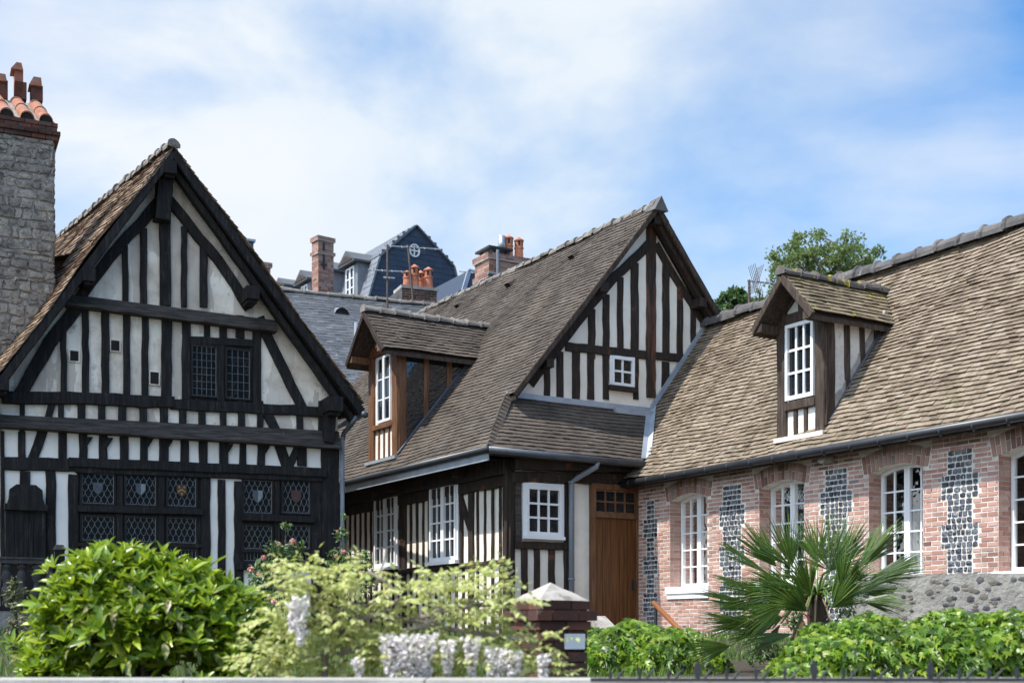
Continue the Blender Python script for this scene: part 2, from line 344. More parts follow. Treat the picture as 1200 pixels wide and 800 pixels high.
K['red_brick'] = vmat('red_brick', [(.16, .06, .04), (.3, .12, .08), (.22, .1, .075)], 3, island=.7, rough=.9, bump=.4, bscale=50)
K['rubble'] = vmat('grey_rubble_stone', [(.1, .092, .083), (.21, .192, .168), (.33, .3, .258), (.46, .42, .35)], 4.5, island=.3, rough=.95, bump=1.0, bscale=14, spots=[((.035, .035, .037), 5, .55, .68, .85), ((.07, .065, .06), 13, .58, .66, .7)], dist=.05)
K['wall_mortar'] = vmat('pale_wall_mortar', [(.2, .187, .165), (.32, .3, .27), (.42, .4, .36)], 5, rough=.95, bump=.8, bscale=25, dist=.02)
K['rubble_mortar'] = vmat('grey_rubble_mortar', [(.15, .145, .14), (.25, .24, .225), (.36, .34, .315)], 5, rough=.95, bump=.9, bscale=25, dist=.03)
K['cap_stone'] = vmat('cap_stone', [(.22, .195, .17), (.33, .3, .265), (.43, .4, .36)], 6, rough=.95, bump=.6, bscale=30, spots=[((.13, .115, .1), 7, .58, .68, .7)])
K['terracotta'] = vmat('terracotta', [(.33, .11, .065), (.46, .17, .1), (.52, .24, .16)], 5, rough=.85, bump=.3, bscale=30, spots=[((.16, .1, .08), 7, .6, .7, .6)])
K['old_terracotta'] = vmat('weathered_terracotta', [(.24, .1, .065), (.38, .16, .1), (.45, .24, .17)], 5, rough=.9, bump=.5, bscale=30, spots=[((.2, .18, .16), 5, .5, .64, .85), ((.42, .4, .36), 9, .62, .7, .6)])
K['white_paint'] = vmat('white_paint', [(.74, .75, .76), (.83, .84, .85)], 3, rough=.5, bump=.12, bscale=24, spec=.4, spots=[((.5, .49, .47), 16, .62, .72, .45)])
K['zinc'] = vmat('zinc', [(.3, .34, .39), (.42, .46, .52)], 4, rough=.5, bump=.15, bscale=6, metal=.3, spec=.5)
K['dark_zinc'] = vmat('dark_zinc', [(.055, .062, .075), (.09, .1, .118)], 5, rough=.45, bump=.15, bscale=6, metal=.3, spec=.5)
K['black_gutter'] = vmat('black_gutter', [(.018, .02, .024), (.03, .033, .038)], 5, rough=.4, bump=.1, bscale=8, spec=.5)
K['pipe'] = vmat('pipe_grey', [(.14, .16, .185), (.19, .21, .24)], 3, rough=.5, bump=.1, bscale=8, spec=.5)
K['door_oak'] = vmat('door_oak', [(.055, .019, .004), (.11, .041, .009), (.165, .066, .016)], 3, rough=.45, bump=.3, bscale=14, stretch=(8, 8, .5), spec=.4)
K['iron'] = vmat('black_iron', [(.012, .013, .016), (.024, .026, .03)], 8, rough=.5, bump=.2, bscale=40, spec=.5)
K['rust'] = vmat('rusty_metal', [(.06, .05, .045), (.16, .12, .1)], 20, rough=.8, bump=.2, bscale=60)
K['steel'] = vmat('galvanised_steel', [(.4, .41, .42), (.5, .51, .52)], 10, rough=.4, bump=.1, bscale=40, metal=.8)
K['lead'] = vmat('lead_came', [(.11, .115, .125), (.17, .175, .19)], 8, rough=.5, bump=.1, bscale=40)
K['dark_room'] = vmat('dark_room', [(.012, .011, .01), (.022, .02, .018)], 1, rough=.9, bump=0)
K['cloth'] = vmat('curtain_cloth', [(.6, .58, .54), (.7, .68, .64)], 4, rough=.95, bump=.2, bscale=30)
K['coping'] = vmat('coping_stone', [(.26, .25, .23), (.38, .36, .33), (.46, .44, .4)], 4, spots=[((.12, .115, .1), 8, .56, .68, .7), ((.5, .47, .4), 19, .64, .7, .7)], rough=.9, bump=.4, bscale=30)
K['bark'] = vmat('bark', [(.05, .037, .028), (.12, .09, .068), (.2, .16, .12)], 9, rough=.95, bump=.8, bscale=30)
K['grey_bark'] = vmat('grey_bark', [(.1, .085, .07), (.2, .175, .15), (.3, .26, .22)], 9, rough=.95, bump=.7, bscale=30)
K['fibre'] = vmat('palm_fibre', [(.07, .045, .025), (.16, .11, .07)], 6, rough=1, bump=1, bscale=40, stretch=(1, 1, .2))
K['orange_wood'] = vmat('orange_wood', [(.17, .06, .02), (.26, .1, .035)], 4, rough=.5, bump=.2, bscale=30)
K['plaque'] = vmat('plaque_enamel', [(.72, .73, .73), (.78, .79, .79)], 3, rough=.35, bump=0)
K['stain_red'] = vmat('red_glass', [(.05, .02, .014), (.09, .03, .02)], 20, rough=.2, bump=0)
K['stain_gold'] = vmat('gold_glass', [(.25, .16, .02), (.32, .2, .03)], 20, rough=.2, bump=0)
K['stain_grey'] = vmat('grey_glass', [(.05, .054, .062), (.09, .095, .11)], 20, rough=.2, bump=0)
K['stain_white'] = vmat('white_glass', [(.18, .19, .21), (.26, .27, .29)], 20, rough=.2, bump=0)
def glassmat(name, col, clear, spec=.16):
    m, nt, b = newmat(name); v = coords(nt, (1, 1, 1))
    b.inputs['Base Color'].default_value = (*col, 1); b.inputs['Roughness'].default_value = .04; b.inputs['Specular IOR Level'].default_value = spec
    q = noise(nt, v, 3.5, 2); bp = nd(nt, 'Bump', Strength=.25, Distance=.02); nt.links.new(q, bp.inputs['Height']); nt.links.new(bp.outputs[0], b.inputs['Normal'])
    if clear:
        t = nd(nt, 'BsdfTransparent', Color=(.86, .9, .9, 1)); gl = nd(nt, 'BsdfGlossy', Roughness=.03, Color=(.9, .9, .9, 1)); nt.links.new(bp.outputs[0], gl.inputs['Normal'])
        lw = nd(nt, 'Fresnel', IOR=1.42); mx = nd(nt, 'MixShader')
        nt.links.new(lw.outputs[0], mx.inputs[0]); nt.links.new(t.outputs[0], mx.inputs[1]); nt.links.new(gl.outputs[0], mx.inputs[2])
        nt.links.new(mx.outputs[0], nt.nodes['Material Output'].inputs[0])
    return m
K['glass'] = glassmat('window_glass', (.008, .009, .0085), False, .07)
K['bright_glass'] = glassmat('bright_glass', (.02, .022, .025), False, 1.2)
K['pane'] = glassmat('pane_glass', (.012, .014, .017), False, .5)
K['clear'] = glassmat('clear_glass', (.02, .02, .02), True)
K['laurel'] = leafmat('laurel_leaf', [(.08, .15, .01), (.15, .26, .014), (.24, .37, .018), (.4, .48, .03)], rough=.3, trans=.34, tcol=(.35, .45, .03), spec=.6, spots=[((.42, .38, .12), 14, .6, .66, .7)])
K['hedge'] = leafmat('ivy_leaf', [(.025, .065, .008), (.07, .16, .012), (.13, .25, .016), (.2, .32, .022), (.28, .35, .04)], rough=.38, trans=.36, spots=[((.02, .045, .008), 3.5, .5, .66, .65), ((.22, .16, .05), 17, .68, .72, .6)], tcol=(.3, .4, .03), spec=.5)
K['wisteria'] = leafmat('wisteria_leaf', [(.36, .42, .12), (.48, .54, .19), (.62, .65, .3), (.5, .46, .22)], rough=.6, trans=.4, tcol=(.5, .5, .08), spec=.3)
K['bloom'] = leafmat('wisteria_bloom', [(.72, .66, .66), (.82, .78, .75), (.86, .82, .75), (.64, .61, .7)], rough=.8, trans=.3, tcol=(.7, .65, .68), spec=.2)
K['rose_leaf'] = leafmat('rose_leaf', [(.03, .07, .018), (.05, .11, .025), (.09, .17, .03)], rough=.4, trans=.25, spec=.5)
K['rose'] = leafmat('rose_petal', [(.62, .26, .22), (.72, .36, .3), (.78, .46, .4)], rough=.7, trans=.25, tcol=(.8, .4, .35), spec=.2)
K['palm'] = leafmat('palm_leaf', [(.04, .09, .018), (.065, .125, .024), (.1, .17, .03), (.16, .21, .04)], rough=.35, trans=.18, tcol=(.2, .3, .03), spec=.5)
K['tree'] = leafmat('tree_leaf', [(.1, .15, .055), (.15, .21, .08), (.2, .26, .1)], rough=.55, trans=.45, tcol=(.18, .26, .04), spec=.35)
K['dark_tree'] = leafmat('dark_tree_leaf', [(.035, .085, .03), (.06, .12, .04), (.09, .15, .05)], rough=.5, trans=.2, spec=.35)
K['grass'] = leafmat('grass_blade', [(.06, .12, .02), (.1, .18, .03), (.15, .22, .04)], rough=.5, trans=.3)
K['earth'] = vmat('garden_earth', [(.028, .023, .016), (.055, .043, .03), (.05, .055, .022)], 1.5, rough=1, bump=.8, bscale=12, dist=.04)
K['asphalt'] = vmat('asphalt', [(.04, .04, .041), (.06, .06, .06)], 3, rough=.9, bump=.4, bscale=120)
K['paving'] = vmat('paving', [(.36, .345, .32), (.45, .43, .4)], 3, rough=.9, bump=.3, bscale=60)
# ---- black timbered house on the left ------------------------------------
ZG = 1.5
LF = Frame(-397 / FPX * 22, 22, 25)
LH = root('timber_house', LF, 'old black timber-framed house with a steep gable, stained plaster and leaded windows, at far left', 'house')
W = Wall(LF, 'f', 0.0); VB = -.45; BW = Wall(LF, 'f', VB)
SK = -.19
ap = LF.front(203, 170, VB); rf = LF.front(424, 474, VB); lf0 = LF.front(0, 440, VB)
sl = (ap[1] - lf0[1]) / (ap[0] - lf0[0]); lf = (ap[0] - 3.05, ap[1] - 3.05 * sl)
sr = (ap[1] - rf[1]) / (rf[0] - ap[0])
DEP = 8.5
T = K['black_timber']
# body: plaster walls, one closed solid under the roof
def zroof(u): return ap[1] - .2 - (sl * (ap[0] - u) if u < ap[0] else sr * (u - ap[0]))
ul = W.P(1, 600)[0]; ur = W.P(396, 560)[0]; ulo = lf[0] + .28
b = MB()
lo = [(ulo, 0.02, zroof(ulo)), (ulo, 0.02, ZG - .4), (ur, 0.02, ZG - .4), (ur, 0.02, zroof(ur)), (ap[0], 0.02, zroof(ap[0]))]
hi = [(u + SK * DEP, y + DEP, z) for u, y, z in lo]
b.prism(lo, hi); b.build('wall', K['stained_plaster'], LH)
# roof
b = MB(); th = .1
def slab(b, pts, t, mi=0):
    b.prism([(x, y, z - t - .055) for x, y, z in pts], [(x, y, z - .055) for x, y, z in pts], mi)
D = Vector((SK, 1, 0)); DL = D.length
def deep(p, v): return (p[0] + SK * (v - VB), v, p[1])
slab(b, [deep(lf, VB), deep(ap, VB), deep(ap, DEP), deep(lf, DEP)], th, 1)
slab(b, [deep(ap, VB), deep(rf, VB), deep(rf, DEP), deep(ap, DEP)], th, 1)
Sl = Vector((ap[0] - lf[0], 0, ap[1] - lf[1])); Sr = Vector((ap[0] - rf[0], 0, ap[1] - rf[1]))
tiles(b, deep(lf, VB - .05), D, Sl, lambda s: 0, lambda s: (DEP - VB) * DL, Sl.length, tw=.17, ex=.11, sag=.02, jit=1.6, h=.032)
tiles(b, deep(rf, VB - .05), D, Sr, lambda s: 0, lambda s: 3.0, Sr.length, tw=.17, ex=.11, sag=.015, jit=1.6, h=.034)
b.build('roof', [K['brown_tile'], K['black_timber']], LH)
ridge(Vector(deep(ap, VB - .03)) + Vector((0, 0, .0)), Vector(deep(ap, DEP)) + Vector((0, 0, .0)), .1, .3, 'ridge_tiles', K['pale_ridge'], LH)
# barge boards and the carved soffit behind them
for p in (lf, rf):
    d = Vector((p[0] - ap[0], p[1] - ap[1])); n = d.normalized()
    perp = Vector((n.y, -n.x)) if p is rf else Vector((-n.y, n.x))
    beam(BW, [(ap[0], ap[1] - .13), (p[0], p[1] - .13)], .14, .03, 'barge_board', T, LH, base=-.05, amp=.004)
    if p is rf: beam(BW, [(ap[0], ap[1] - .3), (p[0] - .1, p[1] - .27)], .1, -.12, 'verge_rafter', T, LH, base=-.3, amp=.004)
b = MB(); b.wbox(W, ul + .02, ur - .02, ZG, W.P(195, 497)[1], -.01, .005); b.build('limewashed_wall', K['lime_white'], LH)
# wall timbers, traced on the wall plane
TW = .045
def L_stud(*a, **k): return stud(W, *a, TW, T, LH, **k)
L_stud(187, 200, 240, 358, name='king_post')
bar(W, (186, 236), (92, 352), 12, .06, T, LH, 'brace', mid=[(165, 262), (150, 277), (128, 303), (107, 331)])
bar(W, (197, 234), (292, 362), 12, .06, T, LH, 'brace', mid=[(214, 254), (232, 279), (256, 306), (275, 335)])
for x0, x1, y in ((143, 150, 288), (164, 172, 268), (212, 219, 266), (234, 243, 290)): L_stud(x0, x1, y, 360)
bar(W, (90, 360), (22, 466), 15, TW, T, LH, 'brace', mid=[(58, 402)])
bar(W, (303, 372), (354, 478), 12, TW, T, LH, 'brace', mid=[(327, 424)])
for x0, x1, y0 in ((71, 78, 388), (96, 104, 356), (119, 128, 358), (144, 152, 360), (166, 174, 362)): L_stud(x0, x1, y0, 464)
L_stud(189, 201, 362, 466, name='post'); L_stud(213, 223, 366, 468, name='post'); L_stud(296, 306, 376, 476, name='post')
for x0, x1 in ((239, 246), (257, 266), (276, 286)): L_stud(x0, x1, 370, 396)
bar(W, (222, 399), (297, 403), 9, .05, T, LH, 'lintel')
bar(W, (2, 466), (204, 472), 14, .07, T, LH, 'beam', mid=[(100, 467)]); bar(W, (200, 474), (388, 483), 12, .06, T, LH, 'beam')
for x0, x1 in ((23, 29), (68, 75), (91, 100), (115, 123), (139, 148), (163, 172), (187, 196), (210, 218), (233, 241), (258, 265), (279, 287), (301, 308), (348, 355), (373, 385)):
    L_stud(x0, x1, 470, 508)
bar(W, (62, 470), (54, 500), 8, TW, T, LH, 'brace'); bar(W, (311, 480), (326, 510), 11, TW, T, LH, 'brace')
for x0, x1 in ((21, 30), (68, 78), (92, 102), (116, 126), (140, 150), (164, 173), (186, 197), (211, 221), (233, 243), (257, 267), (280, 288), (301, 310), (348, 359)):
    L_stud(x0, x1, 506, 546)
for (x0, x1, y, s) in ((92, 102, 512, 1), (116, 126, 513, 1), (164, 173, 514, 1), (186, 197, 514, 1), (257, 267, 520, 1), (301, 310, 522, 1)):   # little brackets
    a0, z = W.P(x1 - 1, y); m = W.ppm(x1, y); mb = MB()
    mb.wpoly(W, [(a0 - .02, z), (a0 + 7 * m, z), (a0 + 5 * m, z - 4 * m), (a0, z - 12 * m), (a0 - .02, z - 12 * m)], 0, .06); mb.build('bracket', T, LH)
bar(W, (50, 504), (37, 540), 11, TW, T, LH, 'brace'); bar(W, (326, 518), (337, 550), 12, TW, T, LH, 'brace'); bar(W, (350, 522), (338, 548), 9, TW, T, LH, 'brace')
bar(W, (1, 543), (92, 545), 15, .06, T, LH, 'beam'); bar(W, (80, 542), (380, 554), 11, .12, T, LH, 'beam', amp=.003); bar(W, (88, 550), (376, 561), 8, .08, T, LH, 'beam', amp=.003)
L_stud(376, 397, 508, 760, name='corner_post')
L_stud(0, 5, 505, 760, name='post'); L_stud(23, 35, 552, 575); L_stud(53, 65, 550, 700, name='post')
L_stud(80, 92, 556, 760, name='post'); L_stud(235, 246, 560, 760, name='post'); L_stud(255, 264, 562, 760); L_stud(274, 285, 564, 760, name='post'); L_stud(364, 376, 562, 760, name='post')
def pent(x0, y0, y1, x1, w0, w1, out, name='weather_board'):
    (a0, z0), (_, z1) = W.P(x0, y0), W.P(x0, y1); (a1, q0), (_, q1) = W.P(x1, w0), W.P(x1, w1)
    mb = MB(); n = 14; vs = []
    for i in range(n + 1):
        a, t, l = lerp(a0, a1, i / n), lerp(z0, q0, i / n), lerp(z1, q1, i / n); j = R.uniform(-.012, .012); k = R.uniform(-.012, .012)
        vs += [W.M(a, t + .02, -.02), W.M(a, t + j * .3, .05), W.M(a, lerp(t, l, .45) + j, out * .55), W.M(a, l + .02 + k, out + k), W.M(a, l - .012 + k, out + k), W.M(a, l - .02, -.02)]
    fs = [(i * 6 + k, i * 6 + (k + 1) % 6, (i + 1) * 6 + (k + 1) % 6, (i + 1) * 6 + k) for i in range(n) for k in range(6)] + [tuple(range(6)), tuple(n * 6 + k for k in range(6))]
    mb.add(vs, fs); return mb.build(name, K['old_board'], LH)
pent(76, 345, 359, 322, 376, 390, .2); pent(-4, 486, 501, 396, 506, 526, .22)
# purlin ends and brackets under the verge
for (x, y, s) in ((199, 196, 15), (104, 322, 15), (296, 343, 15), (393, 473, 17), (2, 449, 16)):
    a, z = BW.P(x, y); m = s * BW.ppm(x, y) / 2; mb = MB()
    mb.wbox(W, a - m, a + m, z - m, z + m, -.05, -VB + .05); mb.wbox(W, a - m * .75, a + m * .75, z - m * 1.5, z - m, 0, -VB - .02)
    mb.build('purlin_end', T, LH)
bar(W, (192, 208), (188, 262), 17, .28, T, LH, 'bracket'); bar(W, (384, 486), (381, 520), 12, .25, T, LH, 'bracket')
# putlog holes
for x0, y0, x1, y1 in ((82, 411, 92, 423), (130, 399, 140, 411), (176, 436, 186, 450)):
    a0, a1, z0, z1 = W.rect(x0, y0, x1, y1); mb = MB(); t = .018
    for r in ((a0 - t, a1 + t, z1, z1 + t), (a0 - t, a1 + t, z0 - t, z0), (a0 - t, a0, z0, z1), (a1, a1 + t, z0, z1)): mb.wbox(W, *r, -.02, .014)
    f = mb.build('wall_vent', K['stained_plaster'], LH); mb = MB(); mb.wbox(W, a0, a1, z0, z1, -.02, .004); mb.build('vent_opening', K['dark_room'], f)
# dark boarding round the window groups
for r_ in ((90, 548, 238, 672), (283, 558, 368, 668), (222, 398, 298, 474)):
    a0, a1, z0, z1 = W.rect(*r_); mb = MB(); mb.wbox(W, a0, a1, z0, z1, -.02, .009); mb.build('window_board', T, LH)
# leaded windows
def strip(mb, w, p, q, wd, o):
    da, dz = q[0] - p[0], q[1] - p[1]; l = math.hypot(da, dz) or 1; na, nz = -dz / l * wd / 2, da / l * wd / 2
    mb.add([w.M(p[0] - na, p[1] - nz, o), w.M(q[0] - na, q[1] - nz, o), w.M(q[0] + na, q[1] + nz, o), w.M(p[0] + na, p[1] + nz, o),
            w.M(p[0], p[1], o + .006), w.M(q[0], q[1], o + .006)], [(0, 1, 5, 4), (4, 5, 2, 3)])
def leaded(w, x0, y0, x1, y1, parent, nx, ny, kind, shield=None, o=.012):
    a0, a1, z0, z1 = w.rect(x0, y0, x1, y1); mb = MB(); t = .03
    for r in ((a0 - t, a1 + t, z1, z1 + t), (a0 - t, a1 + t, z0 - t, z0), (a0 - t, a0, z0, z1), (a1, a1 + t, z0, z1)): mb.wbox(w, *r, -.02, .05)
    f = mb.build('leaded_window', K['black_timber'], parent)
    g = MB(); cw, ch = (a1 - a0) / nx, (z1 - z0) / ny
    if kind == 'grid':
        for i in range(nx):
            for j in range(ny):
                e = [R.uniform(-.006, .006) for _ in range(4)]
                g.add([w.M(a0 + cw * i, z0 + ch * j, o + e[0]), w.M(a0 + cw * (i + 1), z0 + ch * j, o + e[1]), w.M(a0 + cw * (i + 1), z0 + ch * (j + 1), o + e[2]), w.M(a0 + cw * i, z0 + ch * (j + 1), o + e[3])], [(0, 1, 2, 3)])
    else:
        g.add([w.M(a0, z0, o), w.M(a1, z0, o), w.M(a1, z1, o), w.M(a0, z1, o)], [(0, 1, 2, 3)])
    g.build('pane', K['glass'], f)
    l = MB(); lw = .011
    for p, q in (((a0, z0), (a1, z0)), ((a0, z1), (a1, z1)), ((a0, z0), (a0, z1)), ((a1, z0), (a1, z1))): strip(l, w, p, q, .02, o + .01)
    if kind == 'grid':
        for i in range(1, nx): strip(l, w, (a0 + cw * i, z0), (a0 + cw * i, z1), lw, o + .009)
        for j in range(1, ny): strip(l, w, (a0, z0 + ch * j), (a1, z0 + ch * j), lw, o + .009)
    else:
        for j in range(ny):
            for i in range(-1, nx + 1):
                cx = a0 + cw * (i + .5 + (.5 if j % 2 else 0)); top = z0 + ch * (j + 1)
                pts = [(cx + math.cos(th) * cw / 2, top - math.sin(th) * ch * .98) for th in [math.pi * k / 6 for k in range(7)]]
                for p, q in zip(pts, pts[1:]):
                    if min(p[0], q[0]) >= a0 - .002 and max(p[0], q[0]) <= a1 + .002: strip(l, w, p, q, lw, o + .009)
    l.build('lead_came', K['lead'], f)
    if shield:
        cx, cz, h = (a0 + a1) / 2, lerp(z0, z1, .5), (z1 - z0) * .2
        out = [(cx - h * .8, cz + h), (cx + h * .8, cz + h), (cx + h * .8, cz), (cx + h * .5, cz - h * .6), (cx, cz - h), (cx - h * .5, cz - h * .6), (cx - h * .8, cz)]
        s = MB(); s.wpoly(w, out, o + .006, o + .02); s.build('glass_shield', K[shield[0]], f)
        c = MB()
        if shield[1] == 'chevron':
            for dx, dz in ((-.4, .6), (.4, .6), (0, -.5)): c.wpoly(w, [(cx + dx * h + e * h * .2, cz + dz * h + g2 * h * .26) for e, g2 in ((-1, 0), (0, -1), (1, 0), (0, 1))], o + .02, o + .024)
            c.wpoly(w, [(cx - h * .65, cz - h * .35), (cx - h * .65, cz - h * .05), (cx, cz + h * .35), (cx + h * .65, cz - h * .05), (cx + h * .65, cz - h * .35), (cx, cz + h * .05)], o + .02, o + .024)
            c.build('shield_charge', K['stain_gold'], f)
        elif shield[1] == 'half':
            c.wpoly(w, [(cx + .004, cz + h * .95), (cx + h * .75, cz + h * .95), (cx + h * .75, cz), (cx + .004, cz - h * .9)], o + .02, o + .024); c.build('shield_charge', K['stain_white'], f)
    return f
leaded(W, 225, 406, 253, 464, LH, 5, 7, 'grid'); leaded(W, 265, 410, 292, 467, LH, 4, 6, 'grid')
L_stud(254, 263, 402, 470, name='mullion')
xs = ((96, 133), (147, 182), (196, 229)); SH = (('stain_grey', ''), ('stain_grey', 'half'), ('stain_red', 'chevron'))
for (x0, x1), s, dy in zip(xs, SH, (0, 1, 2)):
    leaded(W, x0, 555 + dy, x1, 590 + dy * 1.5, LH, 5, 5, 'scale', s); leaded(W, x0, 605 + dy, x1, 633 + dy * 1.5, LH, 5, 4, 'scale')
    leaded(W, x0, 642 + dy, x1, 655 + dy, LH, 8, 1, 'grid')
for x0, x1 in ((285, 318), (331, 362)):
    leaded(W, x0, 563, x1, 601, LH, 5, 5, 'scale', ('stain_grey' if x0 < 300 else 'stain_red', 'half' if x0 < 300 else '')); leaded(W, x0, 616, x1, 643, LH, 5, 4, 'scale'); leaded(W, x0, 647, x1, 657, LH, 8, 1, 'grid')
for x0, x1 in ((136, 144), (185, 193)): L_stud(x0, x1, 552, 680, name='mullion')
L_stud(321, 328, 560, 670, name='mullion')
bar(W, (90, 596), (237, 600), 8, .1, T, LH, 'transom', amp=.002); bar(W, (282, 606), (368, 609), 8, .1, T, LH, 'transom', amp=.002)
bar(W, (90, 638), (237, 640), 5, .06, T, LH, 'transom', amp=.002); bar(W, (282, 645), (368, 647), 4, .06, T, LH, 'transom', amp=.002)
bar(W, (84, 668), (240, 668), 14, .08, T, LH, 'window_sill', amp=.003); bar(W, (276, 663), (374, 664), 9, .1, T, LH, 'window_sill', amp=.003)
bar(W, (84, 700), (240, 700), 50, .03, T, LH, 'panel', amp=.003)
bar(W, (2, 690), (64, 690), 70, .02, T, LH, 'panel', amp=.003)
# boarded hatch with its wooden hood
a0, a1, z0, z1 = W.rect(6, 600, 53, 656); mb = MB(); mb.wbox(W, a0, a1, z0, z1 + .02, 0, .1); h = mb.build('wooden_hatch', T, LH)
mb = MB()
n = 6
for i in range(n): mb.wbox(W, lerp(a0 + .06, a1 - .12, i / n) + .004, lerp(a0 + .06, a1 - .12, (i + 1) / n) - .004, z0 + .04, z1 - .03, .1, .112 + R.uniform(0, .006))
mb.build('hatch_board', T, h)
mb = MB(); mb.wbox(W, a0 - .02, a1 + .02, z1 + .02, z1 + .12, 0, .2)
zt = W.P(30, 569)[1]; am = (a0 + a1) / 2
pr = [(a0 + .02, z1 + .12), (a0 + .05, z1 + .22), (a0 + .06, zt - .08), (a0 + .16, zt), (a1 - .16, zt), (a1 - .06, zt - .08), (a1 - .05, z1 + .22), (a1 - .02, z1 + .12)]
mb.wpoly(W, pr, 0, .2); mb.build('hatch_hood', T, h)
# gutter tail and rain pipe at the right corner
mb = MB(); e = Vector(deep(rf, VB)); q = LF.front(428, 479, VB - .1)
mb.tube([e + Vector((.03, 6, -.16)), e + Vector((.03, 0, -.16)), (q[0], VB - .1, e.z - .2)], .06, 10); mb.tube([(q[0] - .12, VB, e.z - .22), (q[0] - .2, VB + .1, e.z - .36), (ur + .1, -.05, e.z - .46), (ur + .06, -.07, e.z - .6)], .045, 10)
mb.build('gutter', K['dark_zinc'], LH, smooth=True)
mb = MB(); mb.tube([(ur + .06, -.07, e.z - .55), (ur + .06, -.07, ZG - .2)], .042, 10); mb.build('downpipe', K['pipe'], LH, smooth=True)
# small slate-hung dormer on the left slope
def lslope(u): return ap[1] - sl * (ap[0] - u)
mb = MB(); v0 = 2.0; uo = SK * (v0 - VB); un, uf = ap[0] - 1.95 + uo, ap[0] - .95 + uo; zt_ = lslope(uf - uo) + .02
mb.prism([(un, v0, lslope(un - uo) - .3), (uf, v0, lslope(uf - uo) - .2), (uf, v0, zt_), (un, v0, zt_ - .35)], [(un + SK * 2, v0 + 2, lslope(un - uo) - .3), (uf + SK * 2, v0 + 2, lslope(uf - uo) - .2), (uf + SK * 2, v0 + 2, zt_), (un + SK * 2, v0 + 2, zt_ - .35)])
dm = mb.build('dormer', K['dark_brick'], LH)
mb = MB(); O = (un - .2, v0 - .15, zt_ - .35 - .07); S = Vector((uf - un + .2, 0, .42)); tiles(mb, O, D, S, lambda s: 0, lambda s: 2.3, S.length + .1, tw=.17, ex=.11, h=.04)
mb.add([O, (uf, v0 - .15, zt_ - .02), (uf + SK * 2.3, v0 + 2.15, zt_ - .02), (O[0] + SK * 2.3, v0 + 2.15, O[2])], [(0, 1, 2, 3)]); mb.build('dormer_roof', K['brown_tile'], dm)
# rubble chimney stack
CWp = Wall(LF, 'f', .9)
c0, c1 = CWp.P(-45, 240)[0], CWp.P(64, 240)[0]; zb = CWp.P(30, 420)[1] - 1.0; ztop = CWp.P(30, 160)[1]
mb = MB(); mb.box(c0 + .02, c1 - .02, .92, 2.0, ZG, ztop)
chm = mb.build('chimney', K['rubble_mortar'], LH)
mb = MB()
def stones(mb, mapf, a0, a1, z0, z1, hmin, hmax, wmin, wmax, out):
    z = z0
    while z < z1 - .04:
        h = min(R.uniform(hmin, hmax), z1 - z); a = a0 - R.uniform(0, wmin * .5)
        while a < a1 - .03:
            w_ = R.uniform(wmin, wmax); b0, b1 = max(a, a0), min(a + w_, a1); a += w_
            if b1 - b0 < .04: continue
            j = lambda k=.034: R.uniform(-k, k)
            o = out * .6 + R.uniform(-.01, .018); g = .008
            P = [(b0 + g + j(), z + g + j()), ((b0 + b1) / 2 + j(.03), z + g + j(.01)), (b1 - g + j(), z + g + j()), (b1 - g + j(), z + h / 2 + j()), (b1 - g + j(), z + h - g + j()), ((b0 + b1) / 2 + j(.03), z + h - g + j(.01)), (b0 + g + j(), z + h - g + j()), (b0 + g + j(), z + h / 2 + j())]
            c = (sum(p[0] for p in P) / 8, sum(p[1] for p in P) / 8)
            vs = [mapf(p[0], p[1], -.02) for p in P] + [mapf(lerp(p[0], c[0], .12), lerp(p[1], c[1], .12), o + j(.006)) for p in P] + [mapf(c[0], c[1], o + .012)]
            mb.add(vs, [(i, (i + 1) % 8, 8 + (i + 1) % 8, 8 + i) for i in range(8)] + [(8 + i, 8 + (i + 1) % 8, 16) for i in range(8)])
        z += h
stones(mb, lambda a, z, o: (a, .92 - o, z), c0, c1, zb, ztop, .06, .2, .07, .4, .03)
stones(mb, lambda a, z, o: (c1 - .02 + o, a, z), .92, 2.0, zb, ztop, .06, .2, .07, .4, .03)
mb.build('chimney_stone', K['rubble'], chm)
mb = MB()
for k, (zz, o) in enumerate(((0, .05), (.075, .09), (.15, .04), (.225, .05))):
    a = c0 + (.11 if k % 2 else 0)
    while a < c1 + o:
        mb.box(a + .004, min(a + .215, c1 + o), .92 - o, .92 + .1, ztop + zz + .005, ztop + zz + .07); a += .22
    y = .92 + .1
    while y < 2.0: mb.box(c1 - .1, c1 + o, y + .004, min(y + .215, 2.0), ztop + zz + .005, ztop + zz + .07); y += .22
mb.box(c0, c1 + .02, .95, 1.98, ztop - .01, ztop + .29); mb.build('chimney_brick_band', K['dark_brick'], chm)
zc = ztop + .3; zp = CWp.P(40, 112)[1]
mb = MB(); mb.prism([(c0, .9, zc), (c1 + .02, .9, zc), (c1 + .02, 2.0, zc), (c0, 2.0, zc)], [(c0 + .1, 1.3, zp), (c1 - .3, 1.3, zp), (c1 - .3, 1.6, zp), (c0 + .1, 1.6, zp)]); mb.build('chimney_mortar_slope', K['cap_stone'], chm)
